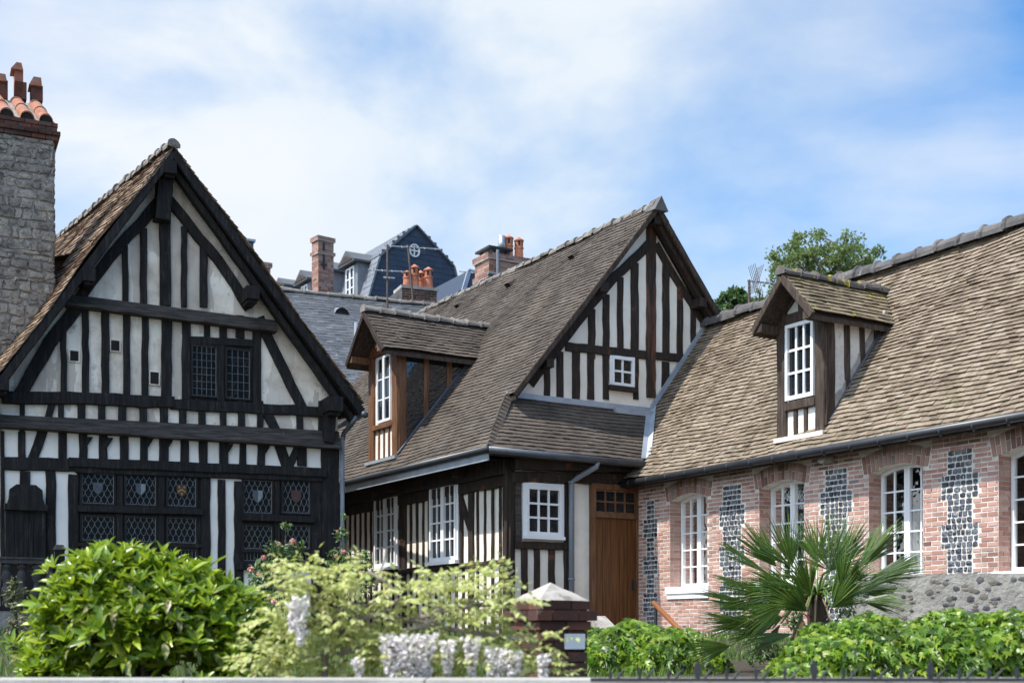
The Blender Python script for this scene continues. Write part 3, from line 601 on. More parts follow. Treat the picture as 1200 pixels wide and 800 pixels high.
for i, xx in enumerate((-22, 8, 32, 54)):
    a = CWp.P(xx, 145)[0]; at_ = a - .14; mb = MB()
    for k in range(2):       # two half-round channel tiles, one above the other
        t0, t1 = k * .5, k * .5 + .54; vs = []; m = 9
        for t in (t0, t1):
            for q in range(m):
                th = math.pi * q / (m - 1); r = .115 - .012 * (t - t0)
                vs.append((lerp(a, at_, t) + math.cos(th) * r, lerp(.86, 1.28, t), lerp(zc + .0, zp - .06, t) + math.sin(th) * r * 1.15 + .015 * k))
        vs2 = [(x, y + .015, z - .022) for x, y, z in vs]
        mb.add(vs + vs2, [(q, q + 1, m + q + 1, m + q) for q in range(m - 1)] + [(2 * m + q, 2 * m + q + 1, 3 * m + q + 1, 3 * m + q) for q in range(m - 1)] + [(q, q + 1, 2 * m + q + 1, 2 * m + q) for q in range(m - 1)])
    ct = mb.build('channel_tile', K['old_terracotta'], chm)
    mb = MB(); vs = [(a, .89, zc)] + [(a + math.cos(math.pi * q / 8) * .1, .89, zc + math.sin(math.pi * q / 8) * .115) for q in range(9)]
    mb.add(vs, [tuple(range(10))]); mb.build('flue_opening', K['dark_room'], chm)
for x0, x1, y0, y1, m in ((17, 27, 82, 108, 'red_brick'), (17, 31, 97, 110, 'dark_brick'), (36, 50, 101, 112, 'dark_brick'), (-2, 9, 95, 110, 'dark_brick')):
    a0, a1, z0, z1 = Wall(LF, 'f', 1.35).rect(x0, y0, x1, y1); mb = MB(); mb.box(a0, a1, 1.3, 1.55, z0 - .1, z1); mb.build('flue_brick', K[m], chm)
for x0, x1, y0, y1, d in ((17, 27, 75, 83, .04), (38, 49, 92, 102, .06), (-3, 8, 88, 96, .05)):
    a0, a1, z0, z1 = Wall(LF, 'f', 1.3).rect(x0, y0, x1, y1); mb = MB()
    mb.prism([(a0 - .06, 1.24, z0), (a1, 1.24, z0), (a1, 1.6, z0), (a0 - .06, 1.6, z0)], [((a0 + a1) / 2 - d, 1.24, z1), ((a0 + a1) / 2 + d, 1.24, z1), ((a0 + a1) / 2 + d, 1.6, z1), ((a0 + a1) / 2 - d, 1.6, z1)]); mb.build('flue_tile', K['old_terracotta'], chm)
# balustraded porch wall in front of the hatch
PW = Wall(LF, 'f', -1.0)
BR = root('wooden_balustrade', LF, 'black turned-baluster railing along the porch below the wooden hatch, bottom left', 'balustrade')
a0 = PW.P(-40, 660)[0]; a1 = PW.P(66, 660)[0]; z1 = PW.P(30, 655)[1]; zb_ = PW.P(30, 716)[1]
mb = MB(); mb.box(a0, a1, -1.1, -.9, z1 - .07, z1); mb.box(a0, a1 + .02, -1.13, -.87, z1, z1 + .025); mb.build('hand_rail', K['lit_black'], BR)
mb = MB(); mb.box(a0, a1, -1.1, -.9, zb_, zb_ + .08); mb.build('bottom_rail', T, BR)
for x in (-28, -10, 8, 26, 44, 60):
    a = PW.P(x, 690)[0]; H = z1 - .07 - zb_ - .08; mb = MB()
    mb.lathe((a, -1.0, zb_ + .08), [(.07, 0), (.07, H * .1), (.045, H * .14), (.05, H * .2), (.085, H * .34), (.075, H * .42), (.045, H * .48), (.055, H * .52), (.045, H * .56), (.085, H * .66), (.06, H * .8), (.04, H * .86), (.075, H * .9), (.075, H)], 12)
    mb.build('baluster', K['lit_black'], BR, smooth=True)
mb = MB(); mb.box(a0, a1 + .02, -1.1, -.02, ZG - .9, zb_); mb.build('porch_base', K['rubble_mortar'], BR)
mb = MB(); pz = W.P(79, 635)[1]; pa = PW.P(74, 650)[0]; mb.box(a1 - .03, a1 + .12, -1.08, -.92, ZG - .4, z1 + .16); mb.prism([(a1 - .05, -1.1, z1 + .16), (a1 + .14, -1.1, z1 + .16), (a1 + .14, -.9, z1 + .16), (a1 - .05, -.9, z1 + .16)], [(a1 - .01, -1.04, z1 + .24), (a1 + .1, -1.04, z1 + .24), (a1 + .1, -.96, z1 + .24), (a1 - .01, -.96, z1 + .24)]); mb.build('newel_post', T, BR)
# ---- brown timbered house in the middle -----------------------------------
A_M = 31.5
MF = Frame(-3 / FPX * 21.94, 21.94, A_M)
MH = root('timber_house', MF, 'brown timber-framed house with wide tiled roof, oak dormer and white striped walls, in the middle', 'house')
OL, OF, VG = .65, .4, .5
T = K['brown_timber']
ze = MF.zat(-OL, -OF, 525)
ua, za = MF.front(770, 240, VG - .3)
tp = (za - ze) / (ua + OL)
zt = MF.front(592, 459, VG - .3)[1]; tq = (zt - ze) / (VG + OF)
VE = 10.6
ub = MF.front(745.5, 640, 0)[0]                    # where the brick house meets the front
# brick house roof figures, needed for the shared valley
zeb = MF.side(970, 524, ub - .3)[1]
def solve(py0=267):
    lo_, hi_ = .5, 5
    for _ in range(60):
        r = (lo_ + hi_) / 2; z = MF.side(1200, py0, ub + r)[1]
        if z > zeb + (r + .3) * 1.35: lo_ = r
        else: hi_ = r
    return r
rb = min(max(solve(), 1.6), 3.2); tb = 1.35; zrb = zeb + (rb + .3) * tb
def zl(u): return ze + tp * (u + OL)
def zbr(u): return zeb + tb * (u - ub + .3)
# valley where skirt and brick roof meet
def uval(v): return ub - .3 + (ze + tq * (v + OF) - zeb) / tb
FW = Wall(MF, 'f', 0.0); GW = Wall(MF, 'f', VG); SW = Wall(MF, 's', 0.0); GB = Wall(MF, 'f', VG - .3)
b = MB(); zi = -.16
lo = [(.02, VG, ZG), (.02, VG, zl(0) + zi), (ua, VG, za + zi - .02), (2 * ua - .02, VG, zl(0) + zi), (2 * ua - .02, VG, ZG)]
b.prism(lo, [(x, VE - .3, z) for x, y, z in lo])
b.box(.02, ub + .3, .02, VG + .1, ZG, ze + .15)
b.build('wall', K['plaster'], MH)
# roof: left slope, front skirt, right slope
b = MB(); cp = math.hypot(1, tp)
def umin_v(s):                                    # hip: where the left slope starts
    z = ze + s * tp / cp
    return 0.0 if s <= 0 else (min(z - ze, zt - ze) / tq if z <= zt + .001 else VG - .35 + OF)
smax = (za - ze) / (tp / cp)
tiles(b, (-OL, -OF, ze), (0, 1, 0), (1, 0, tp), umin_v, lambda s: VE + OF, smax, tw=.15, ex=.1, sag=.018, h=.034)
cq = math.hypot(1, tq); ss = (zt - ze) / (tq / cq)
def hipu(s): z = ze + s * tq / cq; return (z - ze) / tp
def valu(s): v = -OF + s / cq; return uval(v) + OL - .06
tiles(b, (-OL, -OF, ze), (1, 0, 0), (0, 1, tq), hipu, valu, ss, tw=.15, ex=.095, sag=.012, h=.034)
uh = -OL + (zt - ze) / tp
slab(b, [(-OL, -OF, ze), (uh, VG, zt), (uh, VE, zt), (-OL, VE, ze)], .06, 1)
slab(b, [(uh, VG - .32, zt), (ua, VG - .32, za), (ua, VE, za), (uh, VE, zt)], .06, 1)
slab(b, [(-OL, -OF, ze), (uval(-OF), -OF, ze), (uval(VG), VG, zt), (uh, VG, zt)], .06, 1)
ue = 2 * ua + OL
slab(b, [(ua, VG - .32, za), (ue, VG - .32, ze), (ue, VE, ze), (ua, VE, za)], .06, 1)
tiles(b, (ue, VG - .35, ze), (0, 1, 0), (-1, 0, tp), lambda s: 0 if s > 3 else .6, lambda s: VE + .2, smax, tw=.165, ex=.108, sag=.02)
b.build('roof', [K['grey_tile'], K['brown_timber']], MH)
ridge((ua, VG - .3, za - .01), (ua, VE, za - .01), .088, .33, 'ridge_tiles', K['pale_ridge'], MH, rough=.014)
mb = MB(); mb.prism([(ua - .16, VG - .44, za - .14), (ua + .16, VG - .44, za - .14), (ua, VG - .44, za + .13)], [(ua - .15, VG - .1, za - .12), (ua + .15, VG - .1, za - .12), (ua, VG - .1, za + .12)]); mb.build('ridge_end_tile', K['ridge'], MH)
# hip: small bonnet tiles down the corner
mb = MB(); h0, h1 = Vector((-OL, -OF, ze)), Vector((uh, VG - .05, zt)); hn = 15
for i in range(hn):
    p = h0.lerp(h1, i / hn); q = h0.lerp(h1, (i + 1.4) / hn)
    mb.add([p + Vector((-.03, .1, .02)), p + Vector((-.03, -.03, .075)), p + Vector((.1, -.03, .02)), q + Vector((-.03, .1, .0)), q + Vector((0, 0, .045)), q + Vector((.1, -.03, 0)), p + Vector((-.03, .1, -.02)), p + Vector((-.02, -.02, .05)), p + Vector((.1, -.03, -.02))],
           [(0, 1, 4, 3), (1, 2, 5, 4), (6, 7, 1, 0), (7, 8, 2, 1)])
mb.build('hip_tiles', K['grey_tile'], MH)
# little vent tiles
for x, y in ((672, 305), (597, 337), (538, 362)):
    # spot on the left slope under that pixel
    du, dv, dz = MF.dirs(x, y); t = (ze + tp * (MF.u0 + OL) - EYE) / (dz - tp * du); p = Vector((MF.u0 + t * du, MF.v0 + t * dv, EYE + t * dz))
    n = Vector((-tp, 0, 1)).normalized(); s_ = Vector((1, 0, tp)).normalized(); a_ = Vector((0, 1, 0)); mb = MB()
    mb.add([p - a_ * .1, p + a_ * .1, p - a_ * .09 + n * .12, p + a_ * .09 + n * .12, p - a_ * .02 + s_ * .26 + n * .01, p + a_ * .02 + s_ * .26 + n * .01], [(2, 3, 5, 4), (0, 2, 4), (1, 5, 3)]); o = mb.build('vent_tile', K['grey_tile'], MH)
    mb = MB(); mb.add([p - a_ * .09 + s_ * .02, p + a_ * .09 + s_ * .02, p + a_ * .08 + n * .105 + s_ * .02, p - a_ * .08 + n * .105 + s_ * .02], [(0, 1, 2, 3)]); mb.build('vent_opening', K['dark_room'], o)
# gable: barge boards, purlin ends
def barge(p, q, name='barge_board'):
    beam(GB, [p, q], .1, .05, name, K['old_timber'], MH, base=.0, amp=.004)
    if q[0] > p[0]: beam(GB, [(p[0], p[1] - .13), (q[0], q[1] - .13)], .09, -.06, 'verge_rafter', T, MH, base=-.2, amp=.004)
rt = GB.P(847, 379)
barge((ua, za - .06), (uh - .03, zt - .03)); barge((ua, za - .06), (rt[0], za - tp * (rt[0] - ua) - .06))
for x, y, s in ((771, 257, 10), (708, 336, 11), (824, 354, 10), (645, 425, 10)):
    a, z = GB.P(x, y); m = s * GB.ppm(x, y) / 2; mb = MB(); mb.wbox(GW, a - m, a + m, z - m, z + m, -.05, .31); mb.build('purlin_end', T, MH)
def M_stud(*a, w=GW, **k): return stud(w, *a, .03, T, MH, **k)
stud(GW, 757, 768, 258, 466, .034, K['red_worn'], MH, name='king_post')
bar(GW, (760, 286), (621, 450), 11, .04, T, MH, 'brace', mid=[(739, 307), (719, 325), (700, 348), (666, 390)])
bar(GW, (768, 286), (829, 384), 10, .04, T, MH, 'brace', mid=[(784, 315), (803, 345)])
for x0, x1, y in ((689, 697, 362), (706, 714, 345), (723, 730, 325), (739, 748, 308), (776, 784, 310), (793, 800, 336), (809, 815, 360)): M_stud(x0, x1, y, 420)
bar(GW, (662, 406), (757, 416), 10, .045, T, MH, 'collar_beam'); bar(GW, (767, 417), (806, 421), 9, .045, T, MH, 'collar_beam')
for x0, x1, y in ((637, 644, 432), (652, 660, 412), (670, 679, 412), (688, 696, 414), (706, 713, 414), (742, 748, 420), (775, 784, 424)): M_stud(x0, x1, y, 468)
a0, a1, z0, z1 = GW.rect(715, 419, 741, 453)
casement(GW, a0, a1, z0, z1, 2, 2, .02, K['white_paint'], K['pane'], MH, fw=.05, bw=.035, trim=.03, sill=(.06, .09, .08), sillm=K['brown_timber'])
mb = MB()
p0 = GW.P(611, 453); mb.wpoly(GW, [(uh, zt - .03), (uh, zt + .07), (GW.P(770, 462)[0], zt + .07), (GW.P(770, 462)[0], zt - .03)], -.01, .05)
pa = GW.P(716, 464)[0]; pb = GW.P(768, 464)[0]; mb.wpoly(GW, [(pa, zt - .12), (pa, zt - .02), (pb, zt - .02), (pb, zt - .12)], -.01, .16)
# flashing up the brick roof against the gable, then the lead valley down
for k, ww in ((0, .06),):
    u0_, u1_ = uval(VG), GW.P(838, 380)[0]
    mb.prism([(u0_ - .05, VG - .012, zbr(u0_)), (u1_, VG - .012, zbr(u1_)), (u1_, VG - .012, zbr(u1_) + .14), (u0_ - .05, VG - .012, zbr(u0_) + .14)], [(u0_ - .05, VG - .06, zbr(u0_)), (u1_, VG - .06, zbr(u1_)), (u1_, VG - .06, zbr(u1_) + .14), (u0_ - .05, VG - .06, zbr(u0_) + .14)])
n = 8; vs = []
for i in range(n + 1):
    v = lerp(-OF - .02, VG - .01, i / n); u = uval(v); z = ze + tq * (v + OF)
    vs += [(u - .13, v, z + .085), (u - .02, v, z + .085), (u + .1, v, z + .1 + .1)]
mb.add(vs, [(i * 3 + k, i * 3 + k + 1, i * 3 + k + 4, i * 3 + k + 3) for i in range(n) for k in range(2)])
mb.build('zinc_flashing', K['zinc'], MH)
# gutters and fascia
mb = MB(); ugv = uval(-OF)
mb.tube([(-OL - .04, -OF - .05, ze - .03), (ugv - .08, -OF - .05, ze - .06)], .062, 12); mb.build('front_gutter', K['dark_zinc'], MH, smooth=True)
mb = MB(); mb.tube([(-OL - .05, -OF - .08, ze - .02), (-OL - .05, VE, ze - .02)], .06, 12); mb.build('side_gutter', K['black_gutter'], MH, smooth=True)
mb = MB(); mb.box(-OL - .02, -OL + .01, -OF, VE, ze - .2, ze - .07); mb.build('fascia', K['zinc'], MH)
mb = MB(); mb.box(-OL + .012, .02, -OF + .05, VE, ze - .1, ze - .06); mb.box(-OL + .02, ub, -OF + .05, .02, ze - .1, ze - .06); mb.build('soffit', K['black_timber'], MH)
# front wall
bar(FW, (597, 544), (750, 549), 12, .2, T, MH, 'wall_plate', amp=.003); bar(FW, (598, 559), (745, 561), 13, .06, T, MH, 'beam', amp=.004)
M_stud(592, 603, 548, 760, w=FW, name='corner_post')
stud(FW, 603, 610, 563, 634, .045, K['old_board'], MH, name='board'); M_stud(661, 670, 560, 760, w=FW, name='post')
bar(FW, (602, 638), (663, 640), 9, .05, T, MH, 'rail', amp=.003)
for x0, x1 in ((611, 618), (626, 632), (643, 650)): M_stud(x0, x1, 640, 765, w=FW)
a0, a1, z0, z1 = FW.rect(614, 570, 656, 628)
casement(FW, a0, a1, z0, z1, 3, 3, .035, K['white_paint'], K['pane'], MH, fw=.06, bw=.035, trim=.055, sill=(.05, .06, .07))
# rain pipe with its swan neck
mb = MB(); px0 = FW.P(666, 600)[0]; pt = FW.P(680, 548)[0]
mb.tube([(pt + .06, -OF - .05, ze - .08), (pt + .05, -OF - .03, ze - .16), (px0 + .1, -.14, ze - .34), (px0, -.1, ze - .42), (px0, -.1, ZG - .1)], .05, 12)
for z in (ze - .45, ZG + 1.0): mb.tube([(px0, -.1, z), (px0, -.1, z + .05)], .06, 12)
mb.build('downpipe', K['pipe'], MH, smooth=True)
# door
a0, a1, z0, z1 = FW.rect(691, 568, 746, 742); zd = FW.P(718, 607)[1]; zf = FW.P(718, 742)[1]
mb = MB(); f = .07
mb.wbox(FW, a0, a0 + f, zf, z1, -.02, .08); mb.wbox(FW, a1 - f * .6, a1, zf, z1, -.02, .08); mb.wbox(FW, a0 + f, a1 - f * .6, z1 - .1, z1, -.02, .078); mb.wbox(FW, a0 + f, a1 - f * .6, zd, zd + .07, -.02, .075)
dr = mb.build('door', K['oak'], MH)
mb = MB(); n = 5
for i in range(n): mb.wbox(FW, lerp(a0 + f, a1 - f * .6, i / n) + .003, lerp(a0 + f, a1 - f * .6, (i + 1) / n) - .003, zf, zd - .003, -.02, .03 + R.uniform(0, .006))
mb.build('door_leaf', K['door_oak'], dr)
casement(FW, a0 + f + .003, a1 - f * .6 - .003, zd + .073, z1 - .103, 4, 2, .02, K['oak'], K['pane'], dr, fw=.03, bw=.03, name='transom_window', d=.04)
mb = MB(); ha, hz = FW.P(740, 685); mb.wbox(FW, ha - .02, ha + .02, hz - .1, hz + .1, .03, .045); mb.tube([FW.M(ha, hz + .05, .045), FW.M(ha, hz + .06, .09), FW.M(ha, hz - .06, .09), FW.M(ha, hz - .05, .045)], .012, 8); mb.build('door_handle', K['iron'], dr)
mb = MB(); mb.box(a0 - .3, a1 + .1, -1.0, .0, ZG - .4, zf - .01); mb.build('door_step', K['cap_stone'], MH)
# side wall: close studding, two white windows
zp = ze - .62
wp0 = SW.P(583, 552)[1]
beam(SW, [(-.02, ze - .2), (VE - .3, ze - .2)], .3, .14, 'wall_plate', T, MH, amp=.003); beam(SW, [(0, ze - .44), (VE - .3, ze - .44)], .2, .05, 'beam', T, MH, amp=.006)
M_stud(590, 599, 552, 770, w=SW, name='corner_post')
w1 = SW.rect(507, 567, 538, 657); w2 = SW.rect(442, 590, 467, 668)
w2 = (w2[0], w2[1], w1[2], w1[3])
casement(SW, *w1, 2, 4, .03, K['white_paint'], K['pane'], MH, leaves=2, fw=.06, bw=.03, trim=.05, sill=(.07, .07, .1))
casement(SW, *w2, 2, 4, .03, K['white_paint'], K['pane'], MH, leaves=2, fw=.06, bw=.03, trim=.05, sill=(.07, .07, .1))
zm = w1[2] - .1
v = .32; zt2 = ze - .5
while v < VE - .4:
    inw = any(q[0] - .12 < v < q[1] + .12 for q in (w1, w2)); edge = any(abs(v - e) < .16 for q in (w1, w2) for e in q[:2])
    if inw or edge: beam(SW, [(v, zm), (v, ZG)], .085, .005, 'stud', T, MH)
    else: beam(SW, [(v, zt2), (v, ZG)], R.uniform(.065, .09), .005, 'stud', T, MH)
    v += .262
for q in (w1, w2):
    for e in (q[0] - .1, q[1] + .1): beam(SW, [(e, zt2), (e, zm)], .09, .035, 'stud', T, MH)
beam(SW, [(.1, zm - .02), (VE - .4, zm - .02)], .1, .045, 'rail', T, MH)
for v in (1.32, 4.0): beam(SW, [(v, zt2), (v, ZG)], .16, .03, 'post', T, MH); beam(SW, [(v, zt2 - .75), (v + .45, zt2 + .02)], .12, .04, 'brace', T, MH)
for v in (1.32, 4.0, 6.6): mb = MB(); mb.box(-.36, .02, v - .07, v + .07, ze - .28, ze - .1); mb.build('joist_end', T, MH)
# dormer on the side slope
UF = -.4; OW = Wall(MF, 's', UF); va, vb = OW.P(466.5, 470)[0], OW.P(433.5, 480)[0]; vm = (va + vb) / 2
OVR = Wall(MF, 's', UF - .42); zr = OVR.P(429, 362)[1] - .06
ze1 = EYE + (HY - 409) / FPX * MF.world(UF - .42, va - .2).y; zs = lerp(ze1, zr, .2 / ((vb - va) / 2 + .2)); zbm = zl(UF) - .02
O_ = K['oak']
def dormer(parent, Wf, u0, va, vb, zs, zr, zroof, slope, wallm, tile, ridgem, over, eave, tilex):
    """gabled dormer: front plane x = u0, cheeks at va (near) and vb, ridge running into the slope"""
    vm = (va + vb) / 2; ui = u0 + (zs - zroof(u0)) / slope; ur_ = u0 + (zr - zroof(u0)) / slope
    mb = MB(); z0 = zroof(u0) - .1
    lo = [(u0 + .02, va + .02, z0), (u0 + .02, vb - .02, z0), (u0 + .02, vb - .02, zs), (u0 + .02, vm, zr - .12), (u0 + .02, va + .02, zs)]
    hi = [(ur_ - .05, y, z) for _, y, z in lo]
    mb.prism(lo, hi); dm = mb.build('dormer', wallm, parent)
    mb = MB(); sp = (zr - zs) / ((vb - va) / 2); cs = math.hypot(1, sp); ze_ = zs - sp * eave
    for sgn, vv in ((1, va - eave), (-1, vb + eave)):
        smx = ((vb - va) / 2 + eave) * cs
        f_hi = lambda s: (u0 + (ze_ + s * sp / cs - zroof(u0)) / slope) - (u0 - over) + .03
        tiles(mb, (u0 - over, vv, ze_ + .03), (1, 0, 0), (0, sgn, sp), lambda s: 0, f_hi, smx, tw=.165, ex=tilex, sag=.006, jit=1.2, h=.036)
        ue1 = u0 + (ze_ - zroof(u0)) / slope
        slab(mb, [(u0 - over, vv, ze_ + .03), (ue1, vv, ze_ + .03), (ur_, vm, zr + .03), (u0 - over, vm, zr + .03)], .06, 1)
    mb.build('dormer_roof', [tile, K['old_timber']], dm)
    ridge((u0 - over - .04, vm, zr + .05), (ur_ + .15, vm, zr + .05), .1, .32, 'dormer_ridge', ridgem, dm)
    return dm, ui, ur_, sp
dm, ui, ur_, sp = dormer(MH, OW, UF, va, vb, zs, zr, zl, tp, K['white_plaster'], K['grey_tile'], K['pale_ridge'], .42, .2, .1)
def dm_trim(dm, u0, va, vb, zs, zr, zroof, timber, sp, over, eave):
    Wf = Wall(MF, 's', u0); vm = (va + vb) / 2; z0 = zroof(u0)
    pw = .22 if timber is O_ and u0 < 0 else .19
    for v in (va + pw / 2 - .005, vb - pw / 2 + .005): beam(Wf, [(v, z0 - .05), (v, zs + .1)], pw, .035, 'dormer_post', timber, dm, amp=.005)
    beam(Wf, [(va + .03, zs - .02), (vb - .03, zs - .02)], .17, .05, 'dormer_beam', timber, dm, amp=.004)
    beam(Wf, [(vm, zs + .05), (vm, zr - .2)], .1, .03, 'dormer_stud', timber, dm, amp=.004)
    for e in (va, vb):
        beam(Wf, [(lerp(e, vm, .12), zs + .08), (lerp(e, vm, .8), lerp(zs, zr, .66))], .09, .03, 'dormer_brace', timber, dm, amp=.004)
        B = Wall(MF, 's', u0 - over); s_ = eave
        q = e + (-eave if e == va else eave)
        beam(B, [(q, zs - sp * eave - .02), (vm, zr - .02)], .11, .03, 'dormer_barge', K['old_timber'] if timber is not O_ else K['brown_timber'], dm, base=-.02, amp=.004)
        mb = MB(); mb.box(u0 - over, u0 + .02, e - .06, e + .06, zs - .2, zs - .08); mb.build('dormer_plate', timber, dm)
dm_trim(dm, UF, va, vb, zs, zr, zl, O_, sp, .42, .2)
z_s = OW.P(447, 500)[1]
beam(OW, [(va + .18, z_s), (vb - .18, z_s)], .1, .045, 'dormer_sill', O_, dm, amp=.003)
for k in range(1, 4): v_ = lerp(va + .18, vb - .18, k / 4); beam(OW, [(v_, zbm), (v_, z_s)], .045, .01, 'dormer_stud', O_, dm, amp=.003)
casement(OW, va + .3, vb - .36, z_s + .08, zs - .14, 1, 3, .0, K['white_paint'], K['pane'], dm, leaves=2, fw=.045, bw=.025, d=.025)
mb = MB(); mb.box(UF - .1, UF + .02, va - .05, vb + .05, zbm + .0, zbm + .06); mb.build('dormer_apron', K['zinc'], dm)
# glazed near cheek
CW_ = Wall(MF, 'f', va + .02); uq = ui - .1
mb = MB(); mb.add([CW_.M(UF + .12, zl(UF + .12) + .03, .012), CW_.M(uq, zl(uq) + .03, .012), CW_.M(uq, zs, .012), CW_.M(UF + .12, zs, .012)], [(0, 1, 2, 3)]); mb.build('dormer_glass', K['bright_glass'], dm)
beam(CW_, [(UF + .09, zl(UF + .09)), (UF + .09, zs)], .18, .04, 'dormer_post', O_, dm)
for f_ in (.36, .66): u_ = lerp(UF, uq, f_); beam(CW_, [(u_, zl(u_)), (u_, zs)], .11, .04, 'dormer_stud', O_, dm, amp=.004)
beam(CW_, [(UF + .1, zs - .03), (uq + .05, zs - .03)], .1, .045, 'dormer_beam', T, dm)
beam(CW_, [(UF, zl(UF) + .06), (uq - .1, zl(uq - .1) + .06)], .1, .06, 'dormer_flashing', K['dark_zinc'], dm, amp=.002)
# ---- brick house on the right ---------------------------------------------
BH = root('brick_house', MF, 'long pink brick house with flint panels, arched white windows and tan tiled roof', 'house')
BWl = Wall(MF, 's', ub); VS = -10.6
def arch(a0, a1, zs, rise):
    c = (a0 + a1) / 2; h = (a1 - a0) / 2
    return lambda a: zs + rise * max(0.0, 1 - ((a - c) / h) ** 2)
OPEN = []
for (x0, x1, y, yb) in ((785, 829, 580, 690), (889.6, 943, 566, 681), (1018, 1082, 547, 674)):
    a0, a1, z0, z1 = BWl.rect(x0, y, x1, yb); OPEN.append([a0, a1, z0, z1 - .05])
zsp = sum(o[3] for o in OPEN) / 3; zsl = OPEN[0][2]
for o in OPEN: o[3] = zsp; o[2] = zsl
ww = OPEN[2][1] - OPEN[2][0]
v4 = BWl.P(1170, 600)[0]; OPEN.append([v4 - ww, v4, zsl, zsp]); OPEN.append([v4 - 2.6 - ww, v4 - 2.6, zsl, zsp])
RISE = .1
PAN = []
for (x0, x1, X0, X1, y) in ((758, 767, 754, 771, 586), (847, 869, 843, 873, 568), (967, 993, 961, 999, 549), (1110, 1140, 1103, 1147, 526)):
    PAN.append((BWl.P(x1, 620)[0], BWl.P(x0, 620)[0], BWl.P(X1, 620)[0], BWl.P(X0, 620)[0], BWl.P((x0 + x1) / 2, y)[1]))
PAN.append((v4 - 1.9, v4 - 1.5, v4 - 2.0, v4 - 1.4, PAN[3][4]))
ztw = zbr(ub) - .1; zlow = ZG - .3; PH = .34
def pan_span(p, z):
    if z > p[4]: return None
    k = int((p[4] - z) / PH); return (p[2], p[3]) if k % 2 else (p[0], p[1])
def holes(z, panels, zz=None):
    h = []
    for a0, a1, z0, z1 in OPEN:
        if z0 < z < z1: h.append((a0, a1))
        elif z1 <= z < z1 + RISE:
            q = math.sqrt(max(0, 1 - (z - z1) / RISE)); c, w_ = (a0 + a1) / 2, (a1 - a0) / 2; h.append((c - w_ * q, c + w_ * q))
    if panels:
        for p in PAN:
            s = pan_span(p, z)
            if s: h.append(s)
        for a0, a1, z0, z1 in OPEN:        # the brick arch over each window
            if z1 - .02 < z < z1 + RISE + .25:
                e = (z - z1) * .18; h.append((a0 - .1 - e, a1 + .1 + e))
    return sorted(h)
def spans(h, lo, hi):
    out = []; x = lo
    for a, b_ in h:
        if a > x: out.append((x, min(a, hi)))
        x = max(x, b_)
    if x < hi: out.append((x, hi))
    return [s for s in out if s[1] - s[0] > .015]
CH = .066
mb = MB(); z = zlow
while z < ztw:
    for n_ in range(3):
        zz0, zz1 = z + CH * n_ / 3, z + CH * (n_ + 1) / 3
        for a, b_ in spans(holes((zz0 + zz1) / 2, False), VS, .0):
            mb.add([BWl.M(a, zz0), BWl.M(b_, zz0), BWl.M(b_, zz1), BWl.M(a, zz1)], [(0, 1, 2, 3)])
    z += CH
# end and back walls, so the house is closed
ubk = ub + 2 * rb
mb.add([(ub, VS, zlow), (ubk, VS, zlow), (ubk, VS, ztw), (ub + rb, VS, zrb - .12), (ub, VS, ztw)], [(0, 1, 2, 3, 4)]); mb.add([(ubk, VS, zlow), (ubk, 3, zlow), (ubk, 3, ztw), (ubk, VS, ztw)], [(0, 1, 2, 3)])
mb.build('wall', K['mortar'], BH)
mb = MB(); z = zlow; row = 0
while z < ztw:
    hs = holes(z + CH / 2, True)
    for a, b_ in spans(hs, VS, -.005):
        x = math.floor((a - VS) / .204) * .204 + VS - (.102 if row % 2 else 0)
        while x < b_:
            s0, s1 = max(x, a) + .0085, min(x + .204, b_) - .0085; x += .204
            if R.random() < .33 and s1 - s0 > .16: sp_ = [(s0, (s0 + s1) / 2 - .005), ((s0 + s1) / 2 + .005, s1)]
            else: sp_ = [(s0, s1)]
            for t0, t1 in sp_:
                if t1 - t0 < .025: continue
                o = .006 + R.uniform(-.002, .004); j = lambda: R.uniform(-.0035, .0035)
                P = [(t0 + j(), z + .0095 + j()), (t1 + j(), z + .0095 + j()), (t1 + j(), z + CH - .0095 + j()), (t0 + j(), z + CH - .0095 + j())]
                dull = z > zsp + .2 or R.random() < .06  # courses above the arches take the duller brick, a few others at random
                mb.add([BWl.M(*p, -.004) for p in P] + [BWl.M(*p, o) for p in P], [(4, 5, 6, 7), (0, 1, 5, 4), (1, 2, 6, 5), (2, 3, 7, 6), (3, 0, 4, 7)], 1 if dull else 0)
    z += CH; row += 1
# voussoirs
for a0, a1, z0, z1 in OPEN:
    n = int((a1 - a0 + .2) / .072); T_ = arch(a0, a1, z1, RISE); c = (a0 + a1) / 2
    for i in range(n):
        f0, f1 = i / n, (i + 1) / n; g = .0075
        lo0, lo1 = lerp(a0 - .09, a1 + .09, f0) + g, lerp(a0 - .09, a1 + .09, f1) - g
        hi0, hi1 = lerp(a0 - .14, a1 + .14, f0) + g, lerp(a0 - .14, a1 + .14, f1) - g
        zb0, zb1 = T_(min(max(lo0, a0), a1)), T_(min(max(lo1, a0), a1)); hh = .255
        cuts = [(0, 1)] if i % 2 else [(0, .48), (.52, 1)]
        for q0, q1 in cuts:
            o = .008 + R.uniform(-.002, .004)
            P = [(lerp(lo0, hi0, q0), zb0 + hh * q0), (lerp(lo1, hi1, q0), zb1 + hh * q0), (lerp(lo1, hi1, q1), zb1 + hh * q1), (lerp(lo0, hi0, q1), zb0 + hh * q1)]
            mb.add([BWl.M(*p, -.1 if q0 == 0 else -.004) for p in P] + [BWl.M(*p, o) for p in P], [(4, 5, 6, 7), (0, 1, 5, 4), (1, 2, 6, 5), (2, 3, 7, 6), (3, 0, 4, 7)], 1)
